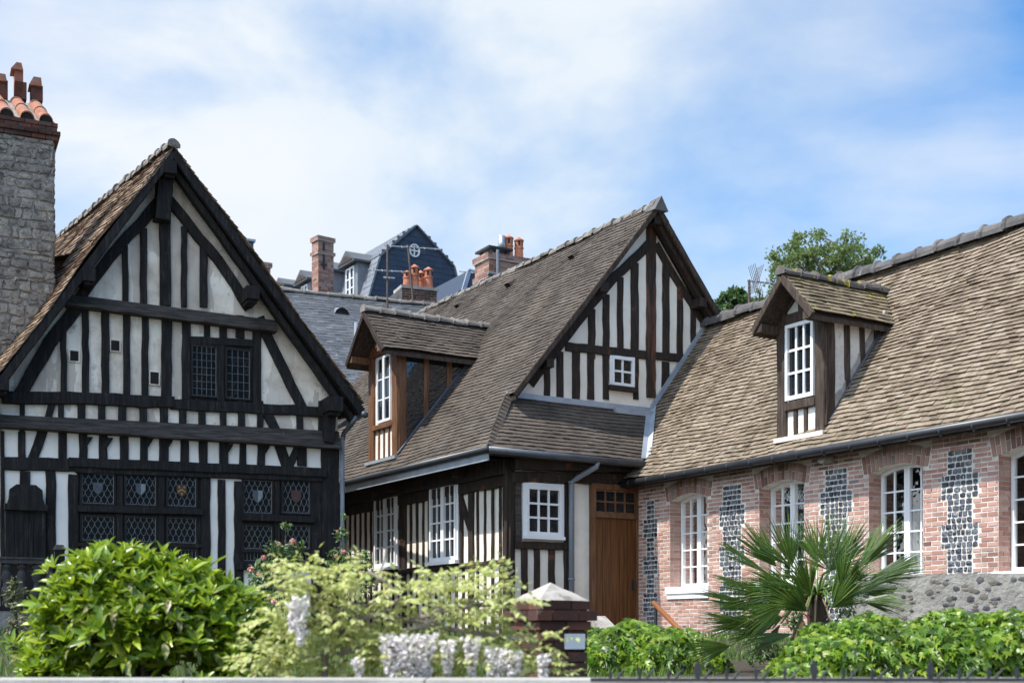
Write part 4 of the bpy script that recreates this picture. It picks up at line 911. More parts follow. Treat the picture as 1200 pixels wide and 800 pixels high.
# reveals
for a0, a1, z0, z1 in OPEN:
    for a, sg in ((a0, 1), (a1, -1)):
        mb.add([(ub, a, z0), (ub + .36, a, z0), (ub + .36, a, z1 + .02), (ub, a, z1 + .02)], [(0, 1, 2, 3)], 2)
        z = zlow + math.ceil((z0 - zlow) / CH) * CH; k = 0
        while z < z1 - .03:
            xx = ub - .005 - (.11 if k % 2 else 0)
            while xx < ub + .33:
                q0, q1 = max(xx, ub - .005) + .004, min(xx + .2, ub + .35) - .004; xx += .204
                if q1 - q0 > .02: mb.box(q0, q1, min(a, a + sg * .007), max(a, a + sg * .007), z + .006, z + CH - .006, 0)
            z += CH; k += 1
    T_ = arch(a0, a1, z1, RISE); n = 10
    for i in range(n):
        x0, x1 = lerp(a0, a1, i / n), lerp(a0, a1, (i + 1) / n)
        mb.add([(ub + .02, x0, T_(x0)), (ub + .02, x1, T_(x1)), (ub + .36, x1, T_(x1)), (ub + .36, x0, T_(x0))], [(0, 1, 2, 3)], 2)
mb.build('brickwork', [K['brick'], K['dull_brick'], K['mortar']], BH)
# flint panels
for p in PAN:
    mb = MB(); z = p[4]
    while z > zlow:
        s = pan_span(p, z - .04)
        h = .083; a = s[0] + .008
        zb2 = z - h
        while a < s[1] - .02:
            w_ = min(R.uniform(.065, .12), s[1] - .006 - a)
            if s[1] - a - w_ < .05: w_ = s[1] - .006 - a
            b0, b1 = a + .007, a + w_ - .007; a += w_
            if b1 - b0 < .02: continue
            j = lambda k=.007: R.uniform(-k, k)
            P = [(b0 + j(), zb2 + .012 + j()), ((b0 + b1) / 2 + j(), zb2 + .006 + j(.004)), (b1 + j(), zb2 + .012 + j()), (b1 + j(.004), z - h / 2 + j()), (b1 + j(), z - .012 + j()), ((b0 + b1) / 2 + j(), z - .006 + j(.004)), (b0 + j(), z - .012 + j()), (b0 + j(.004), z - h / 2 + j())]
            c_ = (sum(q[0] for q in P) / 8 + j(), sum(q[1] for q in P) / 8 + j())
            mb.add([BWl.M(*q, -.004) for q in P] + [BWl.M(lerp(q[0], c_[0], .15), lerp(q[1], c_[1], .15), .012 + j(.005)) for q in P] + [BWl.M(*c_, .016 + j(.006))],
                   [(i, (i + 1) % 8, 8 + (i + 1) % 8, 8 + i) for i in range(8)] + [(8 + i, 8 + (i + 1) % 8, 16) for i in range(8)])
        z -= h
    mb.build('flint_panel', K['flint'], BH)
# windows
for i, (a0, a1, z0, z1) in enumerate(OPEN):
    T_ = arch(a0, a1, z1, RISE)
    f = casement(BWl, a0 + .012, a1 - .012, z0 + .05, z1, 2, 5, -.27, K['white_paint'], K['clear'], BH, leaves=2, fw=.05, bw=.024, d=.035, arch=T_)
    mb = MB(); mb.wbox(BWl, a0 - .08, a1 + .08, z0 - .07, z0 + .05, -.35, .05); mb.wbox(BWl, a0 - .05, a1 + .05, z0 - .16, z0 - .07, -.02, .03); mb.build('sill', K['white_paint'], f)
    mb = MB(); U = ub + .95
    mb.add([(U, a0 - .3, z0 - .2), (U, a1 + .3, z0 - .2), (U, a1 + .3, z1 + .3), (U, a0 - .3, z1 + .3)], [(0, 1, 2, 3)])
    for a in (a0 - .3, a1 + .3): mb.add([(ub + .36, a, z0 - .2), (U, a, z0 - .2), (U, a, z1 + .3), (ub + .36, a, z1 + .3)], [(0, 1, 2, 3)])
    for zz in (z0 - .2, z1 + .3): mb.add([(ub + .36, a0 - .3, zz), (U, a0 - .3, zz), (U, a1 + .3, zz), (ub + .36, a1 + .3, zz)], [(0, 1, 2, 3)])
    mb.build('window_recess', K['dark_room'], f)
    if i == 2:                                   # pale cloth hung inside
        mb = MB(); n = 12; vs = []
        for k in range(n + 1):
            a = lerp(a0 + .25, a0 + .75, k / n); ph = .03 * math.sin(k * 2.1)
            vs += [(ub + .42 + ph, a, z0 + .1), (ub + .42 + ph, lerp(a, a0 + .5, .45), z0 + .55), (ub + .42 + ph * .4, lerp(a, a0 + .52, .9), z0 + .85)]
        mb.add(vs, [(k * 3 + q, k * 3 + q + 1, k * 3 + q + 4, k * 3 + q + 3) for k in range(n) for q in range(2)]); mb.build('curtain', K['cloth'], f)
    if i == 0:
        mb = MB(); mb.box(ub + .45, ub + .5, a0 + .3, a0 + .5, z0 + .1, z0 + .7); mb.build('curtain', K['stain_red'], f)
# roof
b = MB(); cb = math.hypot(1, tb); smb = (rb + .3) * cb; ue0 = ub - .34
def vhi(s):
    u = ub - .3 + s / cb
    uv0, uv1 = uval(-OF), uval(VG)
    v = -.1 if u < uv0 else (-OF + (u - uv0) / (uv1 - uv0) * (OF + VG) if u < uv1 else VG - .02)
    return v - VS + .2
tiles(b, (ub - .3, VS - .2, zbr(ub - .3)), (0, 1, 0), (1, 0, tb), lambda s: 0, vhi, smb, tw=.145, ex=.088, sag=.022, jit=1.5, h=.042)
slab(b, [(ub - .3, VS - .2, zeb), (ub + rb, VS - .2, zrb), (ub + rb, VG, zrb), (ub - .3, VG - .4, zeb)], .08, 1)
slab(b, [(ub + rb, VS - .2, zrb), (ub + 2 * rb + .3, VS - .2, zeb), (ub + 2 * rb + .3, 3, zeb), (ub + rb, 3, zrb)], .08, 1)
tiles(b, (ub + 2 * rb + .3, VS - .2, zeb), (0, 1, 0), (-1, 0, tb), lambda s: smb - .8 if s < 1 else 0, lambda s: 3 - VS, smb, tw=.3, ex=.2, sag=.02)
b.build('roof', [K['tan_tile'], K['old_timber']], BH)
# the ridge climbs a little as the old roof does
ridge((ub + rb, 1.2, zrb + .02), (ub + rb, VS, zrb + .06), .15, .42, 'ridge_tiles', K['ridge'], BH)
mb = MB(); mb.tube([(ub - .37, .0, zeb - .06), (ub - .37, VS - .2, zeb - .02)], .065, 12)
for k in range(20): v_ = -.3 - k * .53; mb.tube([(ub - .37, v_, zeb - .06), (ub - .37, v_ - .02, zeb - .06)], .069, 12)
mb.build('gutter', K['black_gutter'], BH, smooth=True)
va_, zj = MF.side(968, 537, ub - .1); mb = MB(); mb.tube([(ub + .05, va_, zj), (ub - .2, va_, zj)], [.07, .085], 10); mb.build('joist_end', K['cap_stone'], BH)
# dormer
u0 = ub - .12; DW = Wall(MF, 's', u0); va, vb = DW.P(967, 440)[0], DW.P(912, 450)[0]
OVR = Wall(MF, 's', u0 - .4); zr = OVR.P(918, 317)[1] - .08
ze1 = EYE + (HY - 367) / FPX * MF.world(u0 - .4, va - .14).y; zs = lerp(ze1, zr, .14 / ((vb - va) / 2 + .14))
O_ = K['oak']; TT = K['old_timber']
dm, ui, ur_, sp = dormer(BH, DW, u0, va, vb, zs, zr, zbr, tb, K['white_plaster'], K['moss_tile'], K['moss_ridge'], .4, .14, .1)
dm_trim(dm, u0, va, vb, zs, zr, zbr, TT, sp, .4, .14)
z_s = DW.P(938, 474)[1]; zbm = zbr(u0)
beam(DW, [(va + .18, z_s), (vb - .18, z_s)], .14, .045, 'dormer_sill', TT, dm, amp=.005)
for k in (1, 2): v_ = lerp(va + .18, vb - .18, k / 3 + .02); beam(DW, [(v_, zbm), (v_, z_s)], .07, .02, 'dormer_stud', TT, dm, amp=.003)
casement(DW, va + .2, vb - .2, z_s + .09, zs - .1, 3, 3, .005, K['white_paint'], K['pane'], dm, fw=.055, bw=.035)
mb = MB(); mb.box(u0 - .08, u0 + .02, va - .02, vb + .02, zbm - .02, zbm + .05); mb.build('dormer_apron', K['plaster'], dm)
CW_ = Wall(MF, 'f', va + .02); uq = ui - .06
mb = MB(); mb.prism([CW_.M(u0 + .1, zbr(u0) - .05, -.01), CW_.M(uq, zbr(uq) - .05, -.01), CW_.M(uq, zs, -.01), CW_.M(u0 + .1, zs, -.01)], [CW_.M(u0 + .1, zbr(u0) - .05, .008), CW_.M(uq, zbr(uq) - .05, .008), CW_.M(uq, zs, .008), CW_.M(u0 + .1, zs, .008)]); mb.build('dormer_cheek', K['shaded_plaster'], dm)
beam(CW_, [(u0 + .1, zbr(u0 + .1)), (u0 + .1, zs)], .2, .04, 'dormer_post', TT, dm)
for f_ in (.36, .6, .82): u_ = lerp(u0, uq, f_); beam(CW_, [(u_, zbr(u_)), (u_ - .02, zs)], .12, .03, 'dormer_stud', TT, dm, amp=.006)
beam(CW_, [(u0 + .05, zs - .02), (uq + .05, zs - .02)], .09, .04, 'dormer_beam', TT, dm)
beam(CW_, [(u0 + .12, zbr(u0 + .12) + .2), (uq + .02, zbr(uq + .02) + .16)], .14, .022, 'dormer_fillet', K['cap_stone'], dm, amp=.02)
beam(CW_, [(u0 + .1, zbr(u0 + .1) + .06), (uq - .1, zbr(uq - .1) + .06)], .09, .06, 'dormer_flashing', K['dark_zinc'], dm, amp=.002)
# ---- ground ----------------------------------------------------------------
def sm(a, b, x): t = min(1, max(0, (x - a) / (b - a))); return t * t * (3 - 2 * t)
def tz(x, y):
    z = lerp(1.05, 1.24, sm(6.2, 10.5, y)) + .26 * sm(11, 18, y) + 7.2 * sm(36, 60, y) + 4 * sm(60, 110, y) + 3 * sm(110, 260, y)
    return z + .03 * math.sin(x * 1.7 + y * .9) * sm(6, 9, y)
def axis_pts(lo, hi, near, step):
    p = [0.0]; s = step
    while p[-1] < hi:
        p.append(p[-1] + s); s = step if p[-1] < near else s * 1.35
    return [q for q in p if q <= hi] + [hi]
xs = axis_pts(0, 4000, 24, .8); xs = [-q for q in xs[::-1]] + xs[1:]
ys = [6.1 + q for q in axis_pts(0, 4000, 70, .8)]
mb = MB(); mb.add([(x, y, tz(x, y)) for y in ys for x in xs], [(j * len(xs) + i, j * len(xs) + i + 1, (j + 1) * len(xs) + i + 1, (j + 1) * len(xs) + i) for j in range(len(ys) - 1) for i in range(len(xs) - 1)])
tag(mb.build('garden_ground', K['earth'], smooth=True), 'sloping garden ground rising behind the low street wall', 'ground', kind='structure')
mb = MB(); mb.add([(-4000, -4000, 0), (4000, -4000, 0), (4000, -5.0, 0), (-4000, -5.0, 0)], [(0, 1, 2, 3)]); tag(mb.build('road', K['asphalt']), 'grey asphalt road in front of the low wall', 'road', kind='structure')
mb = MB(); mb.box(-4000, 4000, -5.0, 6.2, -.2, .12); tag(mb.build('pavement', K['paving']), 'paved footway between road and low wall', 'pavement', kind='structure')  # unseen; made broad and pale to bounce sunlight onto the shaded fronts

# ---- slate-roofed house behind --------------------------------------------
def px_frame(px, py, Y, deg): return Frame((px - CX) / FPX * Y, Y, deg)
SF = px_frame(315, 337, 35.5, 22); zS = EYE + (740 - 339) / FPX * 35.5
SH_ = root('slate_house', SF, 'long house with a plain grey slate roof, behind the black timbered gable', 'house')
RV = 4.6; rs = 1.02; zE = zS - RV * rs
mb = MB(); UL, UR = -5.0, 6.2
mb.prism([(UL + .2, -RV + .3, 1.0), (UR - .2, -RV + .3, 1.0), (UR - .2, RV - .3, 1.0), (UL + .2, RV - .3, 1.0)], [(UL + .2, -RV + .3, zE + .1), (UR - .2, -RV + .3, zE + .1), (UR - .2, RV - .3, zE + .1), (UL + .2, RV - .3, zE + .1)])
for u in (UL + .2, UR - .25): mb.prism([(u, -RV + .3, zE + .1), (u, RV - .3, zE + .1), (u, 0, zS - .25)], [(u + .05, -RV + .3, zE + .1), (u + .05, RV - .3, zE + .1), (u + .05, 0, zS - .25)])
mb.build('wall', K['plaster'], SH_)
b = MB(); cs_ = math.hypot(1, rs)
tiles(b, (UL, -RV, zE), (1, 0, 0), (0, 1, rs), lambda s: 0, lambda s: UR - UL, RV * cs_, tw=.2, ex=.13, sag=.012, h=.016)
tiles(b, (UL, RV, zE), (1, 0, 0), (0, -1, rs), lambda s: 0, lambda s: UR - UL, RV * cs_, tw=.4, ex=.26, sag=.01, h=.016)
slab(b, [(UL, -RV, zE - .04), (UR, -RV, zE - .04), (UR, 0, zS - .04), (UL, 0, zS - .04)], .08); slab(b, [(UL, 0, zS - .04), (UR, 0, zS - .04), (UR, RV, zE - .04), (UL, RV, zE - .04)], .08)
b.build('roof', K['slate'], SH_)
ridge((UL, 0, zS + .0), (UR, 0, zS + .0), .09, .35, 'ridge_tiles', K['pale_ridge'], SH_)
def on_slope(fr, px, py, v0, z0, s):       # spot on the plane z = z0 + s*(v - v0)
    du, dv, dz = fr.dirs(px, py); t = (z0 + s * (fr.v0 - v0) - EYE) / (dz - s * dv); return Vector((fr.u0 + t * du, fr.v0 + t * dv, EYE + t * dz))
p = on_slope(SF, 401, 371, -RV, zE, rs); mb = MB()
n_ = 8; vs = [(p.x + .22 * math.cos(math.pi * k / n_), p.y, p.z + .26 * math.sin(math.pi * k / n_)) for k in range(n_ + 1)]
mb.add(vs + [(x * .9 + p.x * .1, y + .45, max(z, p.z + .35)) for x, y, z in vs], [(k, k + 1, n_ + 2 + k, n_ + 1 + k) for k in range(n_)]); o = mb.build('roof_vent', K['light_slate'], SH_)
mb = MB(); mb.add([(x, y + .04, z) for x, y, z in vs], [tuple(range(n_ + 1))]); mb.build('vent_opening', K['dark_room'], o)
p = on_slope(SF, 418, 396, -RV, zE, rs); mb = MB(); mb.tube([(p.x, p.y, p.z - .1), (p.x, p.y, p.z + .42)], .07, 10); mb.build('vent_pipe', K['zinc'], SH_)
def brick_stack(mb, x0, x1, y0, y1, z0, z1, ch=.075, L=.22):
    z = z0; k = 0
    mb.box(x0 + .006, x1 - .006, y0 + .006, y1 - .006, z0 - .02, z1 - .004, 1)
    while z < z1 - .02:
        for (a0, a1, f) in ((x0, x1, 0), (y0, y1, 1)):
            a = a0 - (L / 2 if k % 2 else 0)
            while a < a1:
                q0, q1 = max(a, a0) + .004, min(a + L, a1) - .004; a += L
                if q1 - q0 < .03: continue
                o = R.uniform(-.002, .004)
                if f == 0: mb.box(q0, q1, y0 - o, y0 + .05, z + .005, min(z + ch, z1) - .005)
                else: mb.box(x1 - .05, x1 + o, q0, q1, z + .005, min(z + ch, z1) - .005); mb.box(x0 - o, x0 + .05, q0, q1, z + .005, min(z + ch, z1) - .005)
        z += ch; k += 1
def pot(parent, x, y, z, r, h, name='chimney_pot'):
    mb = MB(); mb.lathe((x, y, z), [(r * 1.05, 0), (r, h * .05), (r * .86, h * .5), (r * 1.02, h * .52), (r * 1.02, h * .57), (r * .85, h * .58), (r * .85, h * .82), (r * 1.05, h * .83), (r * 1.05, h * .87), (r * .35, h * .97), (r * .2, h)], 14)
    p_ = mb.build(name, K['terracotta'], parent, smooth=False); mb = MB()
    for k in range(5):
        th = 2 * math.pi * k / 5 + .5; c_, s_ = math.cos(th), math.sin(th); w_ = r * .22; q = r * .875
        mb.add([(x + c_ * q - s_ * w_, y + s_ * q + c_ * w_, z + h * .62), (x + c_ * q + s_ * w_, y + s_ * q - c_ * w_, z + h * .62), (x + c_ * q + s_ * w_, y + s_ * q - c_ * w_, z + h * .8), (x + c_ * q - s_ * w_, y + s_ * q + c_ * w_, z + h * .8)], [(0, 1, 2, 3)])
    mb.build('pot_slot', K['dark_room'], p_)
def fpt(fr, px, py, v): return fr.front(px, py, v)
# its chimney with four pots
(x0, zt0), (x1, zt1) = fpt(SF, 484, 334, -.3), fpt(SF, 517, 336, -.3); zk = fpt(SF, 500, 351, -.3)[1]
mb = MB(); brick_stack(mb, x0 - .2, x1, .1, .8, zk - .5, zt0); ch_ = mb.build('chimney', [K['dark_brick'], K['mortar']], SH_)
mb = MB(); mb.box(x0 - .24, x1 + .04, .06, .84, zt0, zt0 + .09); mb.build('chimney_cap', K['cap_stone'], ch_)
mb = MB(); mb.prism([(x0 - .8, .08, zk - .1), (x0 - .21, .08, zk - .1), (x0 - .21, .08, zt0)], [(x0 - .8, .8, zk - .1), (x0 - .21, .8, zk - .1), (x0 - .21, .8, zt0)]); mb.build('chimney_mortar_slope', K['cap_stone'], ch_)
for px, ptop, dy, r in ((477, 317, .3, .125), (486, 310, .35, .14), (493, 317, .65, .11), (502, 313, .4, .14)):
    a, zz = fpt(SF, px, ptop, dy); pot(ch_, a, dy, zt0 + .09, r, zz - zt0 - .09)
# ---- mansard building up the hill ------------------------------------------
NF = px_frame(487, 267, 62, 32)
NH = root('mansard_house', NF, 'tall dark slate mansard building with a round gable window, up the hill behind', 'house')
G = Wall(NF, 'f', 0.0); P5 = [G.P(*q) for q in ((424, 376), (445, 301), (487, 265), (531, 313), (545, 372))]
DN = 26; zg_ = tz(-5, 62) - 1
mb = MB(); lo = [(u, 0, z) for u, z in P5]; hi = [(u, DN, z) for u, y, z in lo]; mb.prism(lo[::-1], hi[::-1]); 
def gspan(s, side):
    z = P5[0][1] + s; xs_ = []
    for q0, q1 in zip(P5, P5[1:]):
        if min(q0[1], q1[1]) <= z <= max(q0[1], q1[1]) and abs(q1[1] - q0[1]) > 1e-6: xs_.append(lerp(q0[0], q1[0], (z - q0[1]) / (q1[1] - q0[1])))
    return (min(xs_) if side < 0 else max(xs_)) if len(xs_) > 1 else P5[2][0]
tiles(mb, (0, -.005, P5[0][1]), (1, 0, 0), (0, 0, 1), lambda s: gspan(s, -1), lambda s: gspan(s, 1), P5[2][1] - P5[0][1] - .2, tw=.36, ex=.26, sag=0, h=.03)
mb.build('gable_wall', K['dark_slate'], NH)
mb = MB(); mb.box(P5[0][0] + .3, P5[4][0] - .3, .15, DN - .2, zg_, P5[0][1] - .003); mb.build('wall', K['red_brick'], NH)
b = MB(); du_ = Vector((P5[1][0] - P5[0][0], 0, P5[1][1] - P5[0][1])); dt = Vector((P5[2][0] - P5[1][0], 0, P5[2][1] - P5[1][1]))
tiles(b, (P5[0][0] - .06, -.15, P5[0][1]), (0, 1, 0), du_, lambda s: 0, lambda s: DN + .2, du_.length, tw=.5, ex=.3, sag=0, h=.03)
tiles(b, (P5[1][0] - .06, -.15, P5[1][1] + .04), (0, 1, 0), dt, lambda s: 0, lambda s: DN + .2, dt.length, tw=.5, ex=.3, sag=0, h=.03)
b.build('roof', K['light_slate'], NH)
mb = MB()
for p, q in zip(P5, P5[1:]):
    d_ = Vector((q[0] - p[0], 0, q[1] - p[1])); n_ = Vector((-d_.z, 0, d_.x)).normalized() * .05
    mb.prism([(p[0], -.16, p[1]), (q[0], -.16, q[1]), (q[0] + n_.x, -.16, q[1] + n_.z), (p[0] + n_.x, -.16, p[1] + n_.z)], [(p[0], .1, p[1]), (q[0], .1, q[1]), (q[0] + n_.x, .1, q[1] + n_.z), (p[0] + n_.x, .1, p[1] + n_.z)])
mb.build('verge_flashing', K['pipe'], NH)
c0_, cz_ = G.P(485, 294); mb = MB(); r_ = .29; n_ = 20
for k in range(n_):
    t0, t1 = 2 * math.pi * k / n_, 2 * math.pi * (k + 1) / n_
    mb.hexa([G.M(c0_ + math.cos(t) * q, cz_ + math.sin(t) * q * 1.1, o) for o in (0, .1) for t, q in ((t0, r_), (t1, r_), (t1, r_ * .8), (t0, r_ * .8))])
mb.wbox(G, c0_ - .03, c0_ + .03, cz_ - r_ * .85, cz_ + r_ * .85, 0, .06); mb.wbox(G, c0_ - r_ * .8, c0_ + r_ * .8, cz_ - .03, cz_ + .03, 0, .058)
o = mb.build('round_window', K['white_paint'], NH); mb = MB(); mb.add([G.M(c0_ + math.cos(2 * math.pi * k / n_) * r_ * .8, cz_ + math.sin(2 * math.pi * k / n_) * r_ * .85, .012) for k in range(n_)], [tuple(range(n_))]); mb.build('pane', K['glass'], o)
UD = lerp(P5[0][0], P5[1][0], .35) - .1; DWn = Wall(NF, 's', UD)
for (x0, x1, yt, yp, yb) in ((404, 419, 309, 295, 352), (378, 391, 320, 306, 352), (352, 364, 330, 317, 352), (327, 337, 337, 326, 352)):
    v0, v1 = DWn.P(x1, 330)[0], DWn.P(x0, 330)[0]; xm = (x0 + x1) / 2; z1 = DWn.P(xm, yt)[1]; z2 = DWn.P(xm, yp)[1]; z0 = P5[0][1]; vm_ = (v0 + v1) / 2
    mb = MB(); L_ = 2.3; mb.prism([(UD, v0, z0), (UD, v1, z0), (UD, v1, z1), (UD, v0, z1)], [(UD + L_, v0, z0), (UD + L_, v1, z0), (UD + L_, v1, z1), (UD + L_, v0, z1)]); dd = mb.build('dormer', K['light_slate'], NH)
    mb = MB(); e_ = .22; pr = [(v0 - e_, z1), (vm_, z2), (v1 + e_, z1), (v1 + e_, z1 - .1), (v0 - e_, z1 - .1)]
    mb.prism([(UD - .3, v, z) for v, z in pr], [(UD + L_ + .6, v, z) for v, z in pr]); mb.build('dormer_roof', K['slate'], dd)
    mb = MB(); mb.prism([(UD - .33, v0 - .1, z1 + .0), (UD - .33, v1 + .1, z1 + .0), (UD - .33, vm_, z2 - .25)], [(UD - .29, v0 - .1, z1 + .0), (UD - .29, v1 + .1, z1 + .0), (UD - .29, vm_, z2 - .25)]); mb.build('dormer_pediment', K['old_timber'], dd)
    casement(DWn, v0 + .28, v1 - .28, z1 - 1.75, z1 - .2, 1, 3, .03, K['white_paint'], K['glass'], dd, leaves=2, fw=.08, bw=.05)
# ---- chimneys and aerials among the roofs ---------------------------------
def stack_thing(fr, x0, x1, yt, yb, depth_, label, name='chimney_stack'):
    t = root(name, fr, label, 'chimney'); (a0, z1), (a1, _) = fr.front(x0, yt, 0), fr.front(x1, yt, 0); z0 = fr.front(x0, yb, 0)[1]
    mb = MB(); gz = tz(fr.x, fr.y) - .5; mb.box(a0 + .05, a1 - .05, .05, depth_ - .05, gz, z0); mb.build('stack_base', K['red_brick'], t)
    mb = MB(); brick_stack(mb, a0, a1, 0, depth_, z0, z1, .09, .3); mb.build('brick_shaft', [K['dull_brick'], K['mortar']], t)
    mb = MB(); brick_stack(mb, a0 - .06, a1 + .06, -.06, depth_ + .06, z1 - .62, z1 - .5, .09, .3); brick_stack(mb, a0 - .06, a1 + .06, -.06, depth_ + .06, z1 - .05, z1 + .12, .09, .3); mb.build('brick_band', [K['dull_brick'], K['mortar']], t)
    return t, a0, a1, z1
t, a0, a1, z1 = stack_thing(px_frame(379, 300, 54, 38), 373, 391, 279, 345, .55, 'tall brick chimney with an iron wall tie, in front of the mansard dormers')
mb = MB(); xw = Wall(px_frame(379, 300, 54, 38), 'f', 0); a, z = xw.P(379, 300)
mb.box(a - .04, a + .04, -.05, -.006, z - .55, z + .55); mb.box(a - .2, a + .2, -.048, -.008, z + .1, z + .18); mb.box(a - .15, a + .15, -.048, -.008, z - .4, z - .33); mb.build('wall_tie', K['iron'], t)
mb = MB(); mb.tube([(a1 + .12, .4, z1 - 2.6), (a1 + .12, .4, z1 + .1)], .03, 6); mb.build('flue_wire', K['iron'], t)
stack_thing(px_frame(307, 315, 50, 30), 298, 317, 309, 340, .8, 'short brick chimney peeping over the right slope of the black timbered gable')
tf = px_frame(286, 290, 56, 25); t = root('slate_tower', tf, 'small dark blue slate-hung block just visible over the black timbered gable roof', 'tower')
a0, z1 = tf.front(270, 280, 0); a1, _ = tf.front(297, 280, 0); gz = tz(tf.x, tf.y) - .5
mb = MB(); mb.box(a0, a1, 0, 2.5, gz, z1); mb.build('wall', K['dark_slate'], t); mb = MB(); mb.box(a0 - .08, a1 + .08, -.08, 2.58, z1, z1 + .1); mb.build('roof', K['zinc'], t)
# stack with steel flue behind the brown house
qf = px_frame(590, 300, 39, 30); t, a0, a1, z1 = stack_thing(qf, 573, 622, 300, 330, .9, 'red brick chimney with a steel flue and two clay pots, behind the brown house ridge')
mb = MB(); b0 = qf.front(571, 300, .2)[0]; b1 = qf.front(596, 300, .2)[0]; zc_ = z1 + .14
for x in (b0 + .1, b1 - .1):
    for y in (.1, .75): mb.box(x - .04, x + .04, y - .04, y + .04, zc_ - .03, zc_ + .14)
mb.box(b0 - .05, b1 + .05, 0, .9, zc_ + .14, zc_ + .2); mb.build('flue_cowl', K['iron'], t)
fa = qf.front(588, 280, .4)[0]; mb = MB(); mb.tube([(fa, .4, zc_ + .2), (fa, .4, qf.front(588, 277, .4)[1])], .12, 12); mb.build('steel_flue', K['steel'], t, smooth=True)
for px, pt_ in ((596, 275), (608, 278)): a, zz = qf.front(px, pt_, .4); pot(t, a, .4, z1 + .11, .15, zz - z1 - .11)
mb = MB(); mb.tube([(a0 - .1, -.12, z1 - .55), (a1 + .1, -.12, z1 - .62)], .05, 8); mb.tube([(a0 + .25, -.1, z1 - 1.4), (a0 + .25, -.1, z1 + .2)], .05, 8); mb.build('pipe', K['pipe'], t)
# small slate house end beside it
kf = px_frame(552, 325, 43, 30); t = root('slate_house', kf, 'corner of a small slate roof rising left of the chimney with the steel flue', 'house')
q = [kf.front(*p, 0) for p in ((541, 345), (549, 317), (563, 321), (575, 345))]
mb = MB(); mb.prism([(u, 0, z) for u, z in q][::-1], [(u, 5, z) for u, z in q][::-1]); mb.build('roof', K['dark_slate'], t)
mb = MB(); mb.box(q[0][0] + .1, q[3][0] - .1, .1, 4.9, tz(kf.x, kf.y) - .5, q[0][1]); mb.build('wall', K['plaster'], t)
mb = MB(); mb.prism([(q[0][0] - .05, -.04, q[0][1]), (q[1][0] - .05, -.04, q[1][1]), (q[1][0] + .1, -.04, q[1][1]), (q[0][0] + .1, -.04, q[0][1])], [(q[0][0] - .05, .02, q[0][1]), (q[1][0] - .05, .02, q[1][1]), (q[1][0] + .1, .02, q[1][1]), (q[0][0] + .1, .02, q[0][1])]); mb.prism([(q[1][0], -.04, q[1][1] - .06), (q[2][0], -.04, q[2][1] - .06), (q[2][0], -.04, q[2][1] + .06), (q[1][0], -.04, q[1][1] + .06)], [(q[1][0], .3, q[1][1] - .06), (q[2][0], .3, q[2][1] - .06), (q[2][0], .3, q[2][1] + .06), (q[1][0], .3, q[1][1] + .06)]); mb.build('verge_flashing', K['zinc'], t)
def aerial(fr, label, mast, booms, foot_z=None, tilt=0.0):
    """mast: (px, top py, bottom py); booms: (x0, x1, y, elements, element length px)"""
    t = root('tv_aerial', fr, label, 'aerial'); a, z1 = fr.front(mast[0], mast[1], 0); a2, z0 = fr.front(mast[0] + tilt, mast[2], 0); m = fr.y / FPX
    mb = MB(); mb.tube([(a2, 0, z0), (a, 0, z1)], .028, 8); mb.build('mast', K['rust'], t)
    for x0, x1, y, n, l in booms:
        (p0, z), (p1, z_) = fr.front(x0, y, 0), fr.front(x1, y, 0); mb = MB(); mb.tube([(p0, 0, z), (p1, 0, z)], .017, 6)
        for k in range(n): xx = lerp(p0, p1, (k + .5) / n); ll = l * m * lerp(1.1, .7, k / max(1, n - 1)); mb.tube([(xx, -.5 * ll, z - ll * .28), (xx, .5 * ll, z + ll * .28)], .01, 5)
        mb.build('boom', K['steel'], t)
    return t
af = px_frame(454, 340, 36.0, 12)
aerial(af, 'rusty aerial mast with two long booms standing left of the four clay pots', (454, 287, 378), ((451, 517, 288, 5, 9), (431, 476, 316, 4, 8), (449, 463, 325, 3, 7)))
af2 = px_frame(484, 340, 35.4, 12)
aerial(af2, 'thin leaning aerial mast directly in front of the four clay pots', (478, 287, 352), ((474, 487, 289, 2, 5),), tilt=6)
af3 = px_frame(879, 350, 25.0, 20)
t = aerial(af3, 'aerial with a crossed reflector above the tan roof, left of its dormer', (878, 328, 372), ((876, 909, 329, 6, 7),))
a, z = af3.front(886, 329, 0); mb = MB()
for s in (-1, 1):
    for k in range(5): mb.tube([(a + .0, -.12 + k * .06, z + .01 * s), (a + .1 * s, -.12 + k * .06, z + .3)], .006, 4); mb.tube([(a, -.12 + k * .06, z), (a - .02 + .1 * s, -.12 + k * .06, z - .28)], .006, 4)
mb.build('reflector', K['rust'], t)
mb = MB(); mb.box(-.12, .12, -.12, .12, 1.2, af3.front(878, 371, 0)[1]); mb.build('mast_bracket', K['rust'], t)
aerial(px_frame(540, 322, 41, 20), 'small bent aerial between the mansard gable and the steel flue chimney', (556, 330, 348), ((538, 556, 318, 3, 8),), tilt=2)
